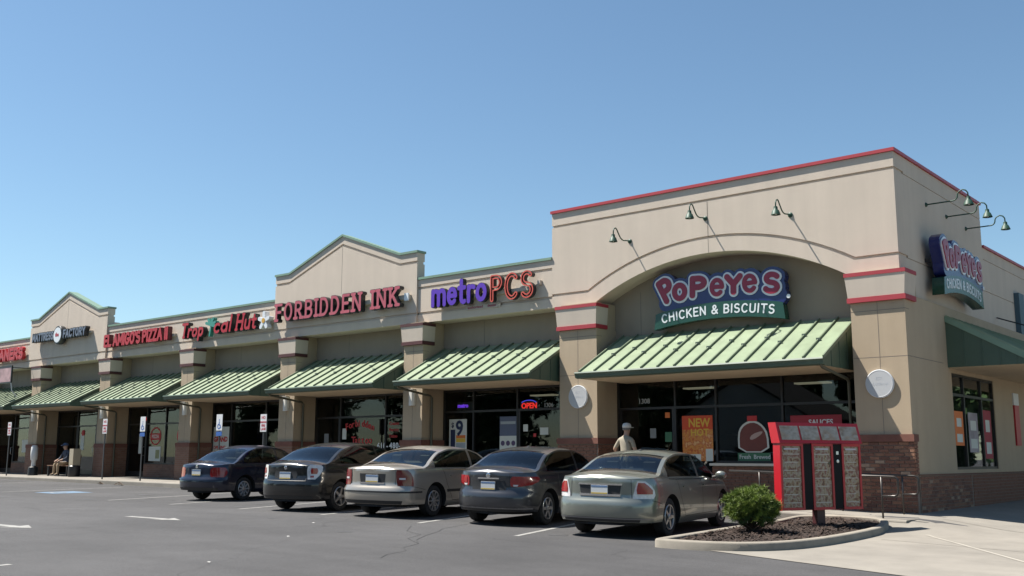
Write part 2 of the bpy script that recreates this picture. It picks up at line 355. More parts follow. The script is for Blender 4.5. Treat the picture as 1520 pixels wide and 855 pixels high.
for xj in (-4.65,): RB('control_joint', MB().box(xj - 0.009, xj + 0.009, -0.002, 0.1, 6.29, 7.175), JOINT)
for i_, a_ in enumerate((0.0,)):
    p_ = (ACX + (AR + .005) * math.sin(a_), ACZ + (AR + .005) * math.cos(a_)); q_ = (ACX + (AR + .355) * math.sin(a_), ACZ + (AR + .355) * math.cos(a_))
    RB('control_joint', MB().prism([(p_[0] - .006, p_[1]), (p_[0] + .006, p_[1]), (q_[0] + .006, q_[1]), (q_[0] - .006, q_[1])], 'y', -0.002, 0.05), JOINT)
# --- side wall
XSW = 0.15
for (y0, y1, zt) in ((0.6, 6.45, 7.585), (6.45, 22.0, 6.43)):
    RB('side_wall_band', MB().box(-0.35, 0, y0 if y0 > 1 else YW + 0.021, y1, 4.36, 5.24), CREAM)
    if zt > 7: RB('side_wall_field', MB().box(-0.35, 0, 0.601, y1, 5.26, 7.18), CREAM); RB('side_wall_band', MB().box(-0.35, 0, 0.601, y1, 7.20, zt), CREAM); RB('wall_reveal', MB().box(-0.3, -0.02, 0.601, y1 - .02, 5.1, 7.4), CREAM)
    else: RB('side_wall_field', MB().box(-0.35, 0, y0, y1, 5.26, 6.10), CREAM); RB('side_wall_band', MB().box(-0.35, 0, y0, y1, 6.12, zt), CREAM); RB('wall_reveal', MB().box(-0.3, -0.02, y0, y1 - .02, 5.1, 6.3), CREAM)
RB('coping', MB().box(-0.62, 0.044, 0.621, 6.48, 7.589, 7.664), RED_METAL)
RB('coping', MB().box(-0.42, 0.044, 6.481, 22.04, 6.433, 6.50), RED_METAL)
RB('parapet_return', MB().box(-9.5, -0.352, 6.2, 6.449, 5.0, 7.58), CREAM)
WY0, WY1, WZ0, WZ1 = 2.62, 5.98, 0.60, 2.82          # side window
for a in ((-0.2, XSW, -0.10, WY0, 0.515, 4.355), (-0.2, XSW, WY1, 22, 0.515, 4.355), (-0.2, XSW, WY0, WY1, WZ1, 4.355), (-0.2, XSW, WY0, WY1, 0.515, WZ0)):
    RB('side_wall_lower', MB().box(*a), TAN)
RB('control_joint', MB().box(0.1, XSW + 0.002, 0.1, 2.1, 3.0, 3.015), JOINT)
RB('roof_slab', MB().box(-9.4, -0.36, 0.61, 6.19, 6.4, 6.5), JOINT)
RB('roof_slab', MB().box(-9.4, -0.36, 6.46, 22, 5.6, 5.8), JOINT)
RB('back_wall', MB().box(-9.5, -0.0, 22.05, 22.3, -0.5, 6.4), CREAM)
# --- recessed wall behind the arch
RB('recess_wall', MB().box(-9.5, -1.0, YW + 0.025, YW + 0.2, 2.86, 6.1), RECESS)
RB('control_joint', MB().box(-7.1, -7.085, YW + 0.022, YW + 0.1, 4.05, 5.2), JOINT)

# --- pilasters
def pilaster(B, c0, c1, top, zf, trim, wide, yback, side=None):
    sh0, sh1 = c0 + 0.09, c1 - 0.07
    nm = empty('pilaster', (0, 0, 0), 0, rest if B is RB else shop)
    dx = 0 if B is RB else 27
    def part(n, mb, m):
        mb.v = [(p[0] + dx, p[1], p[2]) for p in mb.v]; return mb.build(n, m, nm)
    zt = top
    part('shaft', MB().box(sh0, sh1, -0.25, yback, 1.352, zt - 0.66), TAN)
    # capital: flared block between two dark bands
    part('trim_band', MB().box(c0, c1, -0.35, yback - 0.45, zt - 0.085, zt), trim)
    fl = 0.05; y0, y1 = -0.335, yback - 0.452
    v = [(c0 + .012, y0, zt - .0855), (c1 - .012, y0, zt - .0855), (c1 - .012, y1, zt - .0855), (c0 + .012, y1, zt - .0855), (c0 + fl, y0 + .03, zt - .55), (c1 - fl, y0 + .03, zt - .55), (c1 - fl, y1, zt - .55), (c0 + fl, y1, zt - .55)]
    part('capital', MB().add(v, [(0, 1, 2, 3), (7, 6, 5, 4), (4, 5, 1, 0), (5, 6, 2, 1), (6, 7, 3, 2), (7, 4, 0, 3)]), CREAM)
    part('trim_band', MB().box(c0 + .035, c1 - .035, -0.325, yback - 0.45, zt - 0.655, zt - 0.551), trim)
    part('shaft', MB().box(sh0 + .02, sh1 - .02, -0.2, yback, zt - 0.66, zt + 0.045), TAN)
    part('shaft_joint', MB().box(sh0 - .002, sh1 + .002, -0.252, 0.0, zt - 0.86, zt - 0.848), JOINT)
    part('shaft_joint', MB().box((sh0 + sh1) / 2 - .005, (sh0 + sh1) / 2 + .005, -0.2525, -.2, 1.36, zt - 0.67), JOINT)
    part('shaft_joint', MB().box(sh0 - .002, sh1 + .002, -0.2515, 0.0, 3.0, 3.012), JOINT)
    part('brick_cap', MB().box(sh0 - .06, sh1 + .06, -0.32, yback, 1.20, 1.3515), BRICKCAP)
    return nm, sh0, sh1
BRICKCAP = mat('brick_rowlock', (0.16, 0.064, 0.045), 0.85, var=0.25, scale=14)
pL, l0, l1 = pilaster(RB, -9.20, -7.82, 4.88, -.2, RED_TRIM, 1.3, YW + 0.02)
# corner pilaster, flush with the lower side wall
pR = empty('pilaster', (0, 0, 0), 0, rest)
MB().box(-1.03, 0.152, -0.25, -0.101, 1.352, 4.22).build('shaft', TAN, pR); MB().box(-1.03, 0.10, -0.10, YW + .02, -0.3, 4.92).build('shaft', TAN, pR)
MB().box(-1.12, 0.235, -0.35, 0.36, 4.80, 4.885).build('trim_band', RED_TRIM, pR)
MB().add([(-1.105, -.338, 4.7995), (.222, -.338, 4.7995), (.222, .35, 4.7995), (-1.105, .35, 4.7995), (-1.06, -.31, 4.33), (.18, -.31, 4.33), (.18, .35, 4.33), (-1.06, .35, 4.33)], [(0, 1, 2, 3), (7, 6, 5, 4), (4, 5, 1, 0), (5, 6, 2, 1), (6, 7, 3, 2), (7, 4, 0, 3)]).build('capital', CREAM, pR)
MB().box(-1.08, 0.205, -0.325, 0.36, 4.222, 4.3295).build('trim_band', RED_TRIM, pR)
MB().box(-1.032, 0.1545, -0.252, 0.0, 4.02, 4.032).build('shaft_joint', JOINT, pR); MB().box(-0.445, -0.435, -0.2525, -.2, 1.36, 4.21).build('shaft_joint', JOINT, pR)
MB().box(-1.032, 0.1545, -0.2515, 0.05, 3.0, 3.012).build('shaft_joint', JOINT, pR)
MB().box(-1.09, 0.205, -0.32, -0.02, 1.20, 1.3515).build('brick_cap', BRICKCAP, pR)

# --- bricks laid one by one near the corner
MORTAR = mat('mortar', (0.20, 0.155, 0.125), 0.95, var=0.2, scale=30)
BR = [mat('brick_%s' % n, c, 0.85, var=0.22, scale=40, bump=0.3, bscale=200) for n, c in (('red', (0.185, 0.085, 0.054)), ('dark', (0.135, 0.063, 0.044)), ('orange', (0.235, 0.118, 0.072)), ('pale', (0.30, 0.205, 0.145)))]
def brick_mesh(l, d, h, m):
    mb = MB(); b_ = 0.006
    v = [(0, 0.02, 0), (l, 0.02, 0), (l, 0.02, h), (0, 0.02, h), (b_, 0, b_), (l - b_, 0, b_), (l - b_, 0, h - b_), (b_, 0, h - b_), (0, d, 0), (l, d, 0), (l, d, h), (0, d, h)]
    f = [(4, 5, 6, 7), (0, 1, 5, 4), (1, 2, 6, 5), (2, 3, 7, 6), (3, 0, 4, 7), (0, 8, 9, 1), (1, 9, 10, 2), (2, 10, 11, 3), (3, 11, 8, 0)]
    me = bpy.data.meshes.new('brick'); me.from_pydata(v, [], f); me.materials.append(m); return me
BL, BH = 0.203, 0.0667
BME = {(l, i): brick_mesh(l, 0.06, BH, BR[i]) for l in (BL, 0.0965) for i in range(4)}
def lay(parent, org, rz, length, z0, z1, limit=None, stuffname=None, count=[0]):
    """courses of single bricks on a face that starts at org and runs along rz; returns number laid"""
    c, s_ = math.cos(rz), math.sin(rz); row = 0; n = 0; z = z0; stuff = MB()
    while z + BH <= z1 + 1e-3:
        u = 0.0; first = row % 2 == 1
        while u < length - 0.05:
            l = 0.0965 if (first or length - u < BL) else BL
            if l == 0.0965 and length - u < 0.09: break
            first = False
            px, py = org[0] + c * u, org[1] + s_ * u; j = random.uniform(-0.003, 0.003); k = random.choices((0, 1, 2, 3), (5, 3, 2.2, 0.55))[0]
            if limit is None or count[0] < limit:
                o = bpy.data.objects.new('brick', BME[(l, k)]); COL.objects.link(o); o.parent = parent
                o.location = (px - s_ * j * -1, py + c * j * 1, z); o.rotation_euler = (0, 0, rz); count[0] += 1
            else:
                for p in [0]: 
                    vv = [(px + c * a - s_ * b2, py + s_ * a + c * b2, z + h) for (a, b2, h) in ((.004, j, .004), (l - .004, j, .004), (l - .004, j, BH - .004), (.004, j, BH - .004), (0, .02, 0), (l, .02, 0), (l, .02, BH), (0, .02, BH))]
                    stuff.add(vv, [(0, 1, 2, 3), (4, 5, 1, 0), (5, 6, 2, 1), (6, 7, 3, 2), (7, 4, 0, 3)])
            n += 1; u += l + 0.01
        z += BH + 0.01; row += 1
    if stuff.v: tag(stuff.build(stuffname or 'brickwork', BR[0], parent), kind='stuff')
    return n
base_ = empty('brick_base', (0, 0, 0), 0, rest)
MB().box(-1.055, 0.165, -0.270, -0.05, -0.6, 1.1995).build('mortar_bed', MORTAR, base_)
lay(base_, (-1.085, -0.285), 0.0, 1.285, -0.33, 1.2, 300)
MB().box(0.0, 0.185, -0.045, 22.0, -0.7, 0.4995).build('mortar_bed', MORTAR, base_)
MB().box(0.0, 0.215, -0.02, 22.0, 0.5, 0.514).build('brick_ledge', BRICKCAP, base_)
lay(base_, (0.20, -0.02), RAD(90), 3.6, -0.36, 0.49, 300)
lay(base_, (0.20, 3.6), RAD(90), 12.0, -0.36, 0.49, 0, 'brickwork')
# left pilaster of the restaurant and the low wall under its windows
base2 = empty('brick_base', (0, 0, 0), 0, rest)
MB().box(l0 - .03, l1 + .03, -0.275, YW + .02, -0.5, 1.1995).build('mortar_bed', MORTAR, base2)
lay(base2, (l0 - .055, -0.29), 0.0, l1 - l0 + .11, -0.2, 1.2, 0)
lay(base2, (l1 + .055, -0.29), RAD(90), 0.9, -0.2, 1.2, 0)
base3 = empty('brick_base', (0, 0, 0), 0, rest)
MB().box(-4.98, -1.06, YW - 0.13, YW + .05, -0.5, 0.66).build('mortar_bed', MORTAR, base3)
lay(base3, (-5.0, YW - 0.145), 0.0, 3.94, -0.2, 0.66, 0)
SILL = mat('stone_sill', (0.58, 0.53, 0.45), 0.8, var=0.1)
MB().box(-5.03, -1.05, YW - 0.22, YW + .05, 0.662, 0.72).build('window_sill', SILL, base3)
lay(base_, (0.20, -0.285), RAD(90), 0.25, 0.52, 1.2, 0)
# ------------------------------------------------------------ shop row walls
GAB = [(-18.38, 3.56, 7.23, 8.23), (-37.02, 3.50, 7.17, 8.17)]
segs = []; xx = -60.0
for (c, hw, zs, za) in sorted(GAB): segs.append((xx, c - hw)); xx = c + hw
segs.append((xx, XL))
for (a, b) in segs:
    SB('wall_band', MB().box(a, b, 0, YW + .02, 4.93, 5.18), CREAM); SB('wall_field', MB().box(a, b, 0, 0.58, 5.26, 5.98), CREAM)
    SB('wall_band', MB().box(a, b, 0, 0.58, 6.06, 6.285), CREAM); SB('wall_reveal', MB().box(a + .01, b - .01, 0.045, 0.5, 5.1, 6.2), CREAM)
    SB('coping', MB().box(a + .002, b - .002, -0.04, 0.62, 6.288, 6.36), GREEN_COPING)
    n = max(1, round((b - a) / 6.1))
    for i in range(1, n): xj = a + (b - a) * i / n; SB('control_joint', MB().box(xj - .007, xj + .007, -0.002, .1, 5.27, 5.975), JOINT)
for (c, hw, zs, za) in GAB:
    sh = 0.78
    def prof_(d): return [(c - hw, zs + d), (c - hw + sh, zs + d), (c, za + d), (c + hw - sh, zs + d), (c + hw, zs + d)]
    gab = empty('gable', (0, 0, 0), 0, shop)
    def GP(n, mb, m): mb.v = [(p[0] + 27, p[1], p[2]) for p in mb.v]; return mb.build(n, m, gab)
    GP('gable_band', MB().box(c - hw, c + hw, -0.06, YW + .02, 4.93, 5.18), CREAM)
    GP('gable_field', MB().prism([(c - hw, 5.26)] + [(c + hw, 5.26)] + prof_(-0.415)[::-1], 'y', -0.06, 0.27), CREAM)
    GP('gable_reveal', MB().prism([(c - hw + .02, 5.1), (c + hw - .02, 5.1)] + [(p[0] * .999 + c * .001, p[1]) for p in prof_(-0.25)[::-1]], 'y', -0.015, 0.22), CREAM)
    GP('gable_band', MB().prism(prof_(-0.075) + prof_(-0.33)[::-1], 'y', -0.06, 0.27), CREAM)
    GP('coping', MB().prism([(p[0] + (-.03 if i == 0 else .03 if i == 4 else 0), p[1]) for i, p in enumerate(prof_(0))] + [(p[0] + (-.03 if i == 0 else .03 if i == 4 else 0), p[1]) for i, p in enumerate(prof_(-0.072))][::-1], 'y', -0.10, 0.30), GREEN_COPING)
    GP('control_joint', MB().box(c - .006, c + .006, -0.062, 0, 6.2, za - .43), JOINT)
ROOFS = mat('dark_roof_shingle', (0.012, 0.012, 0.013), 0.95, var=0.3, scale=20)
for (c, hw, zr) in ((-37.0, 3.95, 7.0),):
    mb = MB(); mb.add([(c - hw, 0.75, 5.9), (c + hw, 0.75, 5.9), (c, 0.75, zr), (c - hw, 2.4, 5.9), (c + hw, 2.4, 5.9), (c, 2.4, zr)], [(0, 1, 2), (5, 4, 3), (0, 2, 5, 3), (1, 4, 5, 2), (0, 3, 4, 1)])
    SB('saddle_roof', mb, ROOFS)
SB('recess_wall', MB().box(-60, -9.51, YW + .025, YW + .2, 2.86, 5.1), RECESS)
SB('roof_slab', MB().box(-60, -9.6, 0.63, 18, 5.5, 5.7), JOINT)
SB('back_wall', MB().box(-60, -9.6, 18.05, 18.3, -0.3, 6.2), CREAM)
SB('end_wall', MB().box(-60.2, -60.001, 0, 18.3, -0.3, 6.2), CREAM)
for k in range(1, 8): 
    xj = -9.55 - 6.1 * k + 3.0
    SB('control_joint', MB().box(xj - .006, xj + .006, YW + .022, YW + .1, 4.1, 4.92), JOINT)

PIL = [-15.22 - 6.1 * k for k in range(0, 7)]
for c in PIL:
    nm, s0, s1 = pilaster(SB, c, c + 0.98, 4.88, 0, MAROON, 0.95, YW + 0.02)
    MB().box(s0 - .045 + 27, s1 + .045 + 27, -0.305, YW + .02, -0.4, 1.1995).build('brick_base', BRICKM, nm)

# ------------------------------------------------------------ awnings
YE = -1.38
SEAMM = mat('seam_shadow_green', (0.13, 0.165, 0.11), 0.45, var=0.1, scale=5)  # darker than the panels: seam shadow lines widened by colour
DOWNM = mat('olive_downspout', (0.075, 0.075, 0.052), 0.5)
PANEL_ME = {}
def awning(parent, dx, x0, x1, zt, ze, spout_right=False, lean=1):
    aw = empty('awning', (0, 0, 0), 0, parent)
    n = max(3, round((x1 - x0) / 0.455)); w = (x1 - x0) / n
    key = (round(w, 4), zt, ze)
    if key not in PANEL_ME:
        mb = MB(); t = 0.02
        sl = math.hypot(YW - YE, zt - ze); ny, nz = -(zt - ze) / sl, (YW - YE) / sl
        def Q(u, s_, h): return (u, YE + (YW - YE) * s_ + ny * h, ze + (zt - ze) * s_ + nz * h)
        v = [Q(.008, 0, 0), (Q(w - .008, 0, 0)), Q(w - .008, 1, 0), Q(.008, 1, 0), Q(.008, 0, t), Q(w - .008, 0, t), Q(w - .008, 1, t), Q(.008, 1, t)]
        mb.add(v, [(0, 3, 2, 1), (4, 5, 6, 7), (0, 1, 5, 4), (1, 2, 6, 5), (2, 3, 7, 6), (3, 0, 4, 7)])
        me = bpy.data.meshes.new('roof_panel'); me.from_pydata(mb.v, [], mb.f); me.materials.append(AWN)
        mb = MB()
        v = [Q(-.018, -.004, 0), Q(.018, -.004, 0), Q(.018, 1, 0), Q(-.018, 1, 0), Q(-.015, -.004, .068), Q(.015, -.004, .068), Q(.015, 1, .068), Q(-.015, 1, .068)]
        mb.add(v, [(0, 3, 2, 1), (4, 5, 6, 7), (0, 1, 5, 4), (1, 2, 6, 5), (2, 3, 7, 6), (3, 0, 4, 7)])
        rb = bpy.data.meshes.new('standing_seam'); rb.from_pydata(mb.v, [], mb.f); rb.materials.append(SEAMM)
        PANEL_ME[key] = (me, rb, Q)
    me, rb, Q = PANEL_ME[key]
    g = MB()
    for i in range(n + 1):
        if i < n:
            o = bpy.data.objects.new('roof_panel', me); COL.objects.link(o); o.parent = aw; o.location = (x0 + i * w + dx, 0, 0)
        o = bpy.data.objects.new('standing_seam', rb); COL.objects.link(o); o.parent = aw; o.location = (x0 + i * w + dx, 0, 0)
        if 0 < i < n:
            for s_ in ((0.42,) if i % 2 else (0.56,)):
                p = Q(x0 + i * w + dx, s_, .04); g.box(p[0] - .042, p[0] + .042, p[1] - .03, p[1] + .03, p[2] - .04, p[2] + .045)
    tag(g.build('snow_guard', GUARD, aw), kind='stuff')
    A, Bx = x0 + dx, x1 + dx
    # gutter: a stepped moulding
    MB().prism([(YE - .10, ze + .012), (YE - .115, ze - .02), (YE - .085, ze - .06), (YE - .07, ze - .13), (YE + .02, ze - .15), (YE + .03, ze - .012), (YE - .02, ze + .004)], 'x', A - .09, Bx + .02).build('gutter', AWN_D, aw)
    MB().box(A + .03, Bx - .03, YE + .031, YW, ze - .16, ze - .135).build('soffit_panel', SOFFIT, aw)
    for xe in (A + .012, Bx - .012):
        MB().prism([(YE + .02, ze - .155), (YW + .02, ze - .155), (YW + .02, zt - .012), (YE + .02, ze - .012)], 'x', xe - .010, xe + .010).build('cheek_panel', AWN_D, aw)  # cheeks darker than the roof, their shade put into the metal colour
        m2 = MB()
        for s_ in (0.2, 0.42, 0.64, 0.86):
            y = YE + (YW - YE) * s_; z1 = ze + (zt - ze) * s_ - .03
            MB().box(xe - .022, xe + .022, y - .012, y + .012, ze - .15, z1).build('cheek_seam', AWN_D, aw)
    # leader from the gutter back to the wall and down the pilaster
    xs_ = (Bx - .06) if spout_right else (A + .02)
    zf = -0.15
    mb = MB(); mb.tube([(xs_, YE - .03, ze - .12), (xs_, YE + .05, ze - .19), (xs_, -0.02, ze - .36), (xs_, 0.06, ze - .42), (xs_, 0.06, zf)], 0.036, 8); mb.build('downspout', DOWNM, aw, True, 50)
    return aw
awning(rest, 0, -7.62, -1.22, 4.03, 2.95, True)
for k in range(6):
    x1_ = (l0 if k == 0 else PIL[k - 1] + .09) - .09; x0_ = PIL[k] + .98 - .07 + .09
    awning(shop, 27, x0_, x1_, 4.10, 3.03)

# ------------------------------------------------------------ shop fronts
def storefront(parent, dx, x0, x1, zf, cols, transom, low=None, doors=(), h=2.86, depth=6.0, intmat=INT):
    """cols: x of the uprights; low: dict col index -> height of a low wall; doors: col indices that are doors"""
    sf = empty('shop_front', (0, 0, 0), 0, parent); y0, y1 = YW + .03, YW + .14
    xs = [x0] + list(cols) + [x1]
    def bar(a): MB().box(*a).build('frame_bar', FRAME, sf)
    for i, x in enumerate(xs):
        w = .05 if 0 < i < len(xs) - 1 else .055
        xa, xb = (x - w / 2, x + w / 2) if 0 < i < len(xs) - 1 else ((x, x + w) if i == 0 else (x - w, x))
        bar((xa + dx, xb + dx, y0, y1, zf, h - .055))
    bar((x0 + dx, x1 + dx, y0 - .003, y1, h - .055, h - .003))
    for i in range(len(xs) - 1):
        a, b = xs[i] + (.055 if i == 0 else .025), xs[i + 1] - (.055 if i == len(xs) - 2 else .025)
        zb = zf + .02
        if low and i in low:
            zb = low[i]
        bar((a + dx, b + dx, y0 + .002, y1 - .002, transom - .03, transom + .03))
        bar((a + dx, b + dx, y0 + .002, y1 - .002, zb, zb + (.20 if i in doors else .06)))
        if i in doors:
            for (xa, xb) in ((a + .004, a + .075), (b - .075, b - .004)): bar((xa + dx, xb + dx, y0 + .012, y1 - .012, zb + .2, transom - .03))
            MB().tube([(b - .12 + dx, y0 + .02, zb + .85), (b - .12 + dx, y0 - .05, zb + .87), (b - .12 + dx, y0 - .05, zb + 1.18), (b - .12 + dx, y0 + .02, zb + 1.2)], .013, 6).build('door_handle', STEEL, sf, True)
        for (za, zb2) in ((zb + (.20 if i in doors else .06), transom - .03), (transom + .03, h - .055)):
            ins = .075 if (i in doors and zb2 < transom) else 0
            MB().box(a + ins + dx, b - ins + dx, y0 + .045, y0 + .055, za, zb2).build('pane', GLASS, sf)
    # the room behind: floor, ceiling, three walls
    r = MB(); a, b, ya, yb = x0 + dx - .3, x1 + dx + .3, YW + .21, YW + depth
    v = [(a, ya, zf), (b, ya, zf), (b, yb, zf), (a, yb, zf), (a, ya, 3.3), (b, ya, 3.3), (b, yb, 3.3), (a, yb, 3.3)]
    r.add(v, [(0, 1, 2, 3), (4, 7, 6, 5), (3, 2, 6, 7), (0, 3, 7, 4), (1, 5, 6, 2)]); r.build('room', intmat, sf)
    for lx in LIGHTS.get(round(x1, 1), ()): MB().box(lx - .45 + dx, lx + .45 + dx, YW + 2.2, YW + 2.5, 2.74, 2.78).build('ceiling_light', LIGHTM, sf)
    # counter and shelving just visible through the glass
    r = MB(); r.box(a + .8, b - 1.2, yb - 1.8, yb - 1.2, zf, zf + 1.05)
    for q in range(3): r.box(a + .5, b - .5, yb - .35, yb - .02, zf + .5 + q * .6, zf + .53 + q * .6)
    r.build('counter', SHELF, sf)
    return sf
LIGHTM = mat('fluorescent_panel', (.6, .58, .5), .5, emit=.10, ecol=(1, .9, .65)); LIGHTS = {-9.1: (-12.2, -10.3), -1.0: (-6.7, -3.4)}
STEEL = mat('brushed_steel', (0.55, 0.55, 0.55), 0.3, metal=1.0)
SHELF = mat('dark_counter_laminate', (0.09, 0.065, 0.05), 0.6)
storefront(rest, 0, l1 + .002, -1.032, -0.17, (-6.12, -4.95, -3.18), 2.12, {2: .72, 3: .72}, (0,))
fronts = [((-13.08, -11.37), {}, (2,)), ((-19.1, -16.9), {}, (0,)), ((-25.3, -23.2), {0: .45, 1: .45}, (2,)), ((-31.15, -29.75), {1: .52, 2: .52}, (0,)), ((-36.9, -35.2), {}, (1,)), ((-43.0, -41.2), {1: .52, 2: .52}, (0,))]
for k in range(6):
    x1_ = (l0 if k == 0 else PIL[k - 1] + .09) - .002; x0_ = PIL[k] + .98 - .07 + .002
    cols, low, doors = fronts[k]; zf = S((x0_ + x1_) / 2, .6) + .002
    sf = storefront(shop, 27, x0_, x1_, zf, cols, 2.15 if k else 2.2, low, doors)
    for i in low:
        xs = [x0_] + list(cols) + [x1_]; MB().box(xs[i] + 27 + .01, xs[i + 1] + 27 - .01, YW - .02, YW + .16, -0.4, low[i] - .002).build('low_wall', BRICKM, sf)
# --- side window of the restaurant
sw = empty('shop_front', (0, 0, 0), 0, rest)
ys = [WY0, 3.55, 4.95, WY1]
for i, y in enumerate(ys): MB().box(XSW - .10, XSW - .02, y - (.03 if i else 0), y + (.03 if i < 3 else 0) + (.04 if i == 0 else 0), WZ0, WZ1).build('frame_bar', FRAME, sw)
for (za, zb) in ((WZ0, WZ0 + .06), (2.30, 2.36), (WZ1 - .06, WZ1)):
    for i in range(3): MB().box(XSW - .098, XSW - .022, ys[i] + .041, ys[i + 1] - .031, za + .001, zb - .001).build('frame_bar', FRAME, sw)
for i in range(3):
    for (za, zb) in ((WZ0 + .06, 2.30), (2.36, WZ1 - .06)): MB().box(XSW - .065, XSW - .055, ys[i] + .04, ys[i + 1] - .03, za, zb).build('pane', GLASS, sw)
MB().box(-0.21, -0.205, WY0 - .05, WY1 + .05, WZ0 - .05, WZ1 + .05).build('dark_backing', INT, sw)  # plain dark sheet close behind the panes
# --- drive-through canopy on the side wall
can = empty('awning', (0, 0, 0), 0, rest)
CY0, CY1, CXE, CZT, CZE = 2.40, 16.0, 1.85, 4.10, 3.12
n = 28; w = (CY1 - CY0) / n
for i in range(n):
    y = CY0 + i * w; sl = math.hypot(CXE - XSW, CZT - CZE); nx, nz = (CZT - CZE) / sl, (CXE - XSW) / sl
    def Q(s_, yy, h): return (XSW + (CXE - XSW) * s_ + nx * h, yy, CZT + (CZE - CZT) * s_ + nz * h)
    mb = MB(); mb.add([Q(0, y + .008, 0), Q(1, y + .008, 0), Q(1, y + w - .008, 0), Q(0, y + w - .008, 0), Q(0, y + .008, .02), Q(1, y + .008, .02), Q(1, y + w - .008, .02), Q(0, y + w - .008, .02)], [(0, 3, 2, 1), (4, 5, 6, 7), (0, 1, 5, 4), (1, 2, 6, 5), (2, 3, 7, 6), (3, 0, 4, 7)]); mb.build('roof_panel', AWN, can)
    mb = MB(); mb.add([Q(0, y - .015, 0), Q(1, y - .015, 0), Q(1, y + .015, 0), Q(0, y + .015, 0), Q(0, y - .013, .06), Q(1, y - .013, .06), Q(1, y + .013, .06), Q(0, y + .013, .06)], [(0, 3, 2, 1), (4, 5, 6, 7), (0, 1, 5, 4), (1, 2, 6, 5), (2, 3, 7, 6), (3, 0, 4, 7)]); mb.build('standing_seam', AWN, can)
MB().prism([(XSW - .01, CZT - .012), (XSW - .01, 2.93), (CXE - .02, 2.93), (CXE - .02, CZE - .012)], 'y', CY0 + .002, CY0 + .022).build('cheek_panel', AWN_D, can)
m2 = MB()
for s_ in (0.22, 0.45, 0.68, 0.88): x = XSW + (CXE - XSW) * s_; MB().box(x - .012, x + .012, CY0 - .010, CY0 + .03, 2.935, CZT + (CZE - CZT) * s_ - .02).build('cheek_seam', AWN_D, can)
# raking trim along the edge of the cheek
MB().add([Q(0, CY0 - .03, -.09), Q(1, CY0 - .03, -.09), Q(1, CY0 + .0, -.09), Q(0, CY0 + .0, -.09), Q(0, CY0 - .03, .03), Q(1, CY0 - .03, .03), Q(1, CY0 + .0, .03), Q(0, CY0 + .0, .03)], [(0, 3, 2, 1), (4, 5, 6, 7), (0, 1, 5, 4), (1, 2, 6, 5), (2, 3, 7, 6), (3, 0, 4, 7)]).build('rake_trim', GREEN_COPING, can)
MB().box(CXE - .01, CXE + .10, CY0 - .03, CY1, CZE - .14, CZE + .01).build('gutter', GREEN_COPING, can)
MB().box(XSW + .002, CXE - .012, CY0 + .024, CY1, 2.92, 2.945).build('soffit_panel', SOFFIT, can)
MB().tube([(0.02, 7.3, 4.62), (1.0, 7.3, 4.25), (1.5, 7.3, 3.6)], .02, 6).build('tie_rod', BLACK, can)
# downspout high on the side wall and the order speaker by the lane
DSP = mat('blue_green_downspout', (0.05, 0.09, 0.115), 0.5)
MB().box(0.002, 0.14, 9.3, 9.85, 3.6, 5.55).build('downspout', DSP, rest)
# ------------------------------------------------------------ lettering: strokes -> distance field -> contours -> solid letters
def A_(cx, cy, rx, ry, a0, a1, n=14): return [(cx + rx * math.cos(RAD(a0 + (a1 - a0) * i / n)), cy + ry * math.sin(RAD(a0 + (a1 - a0) * i / n))) for i in range(n + 1)]
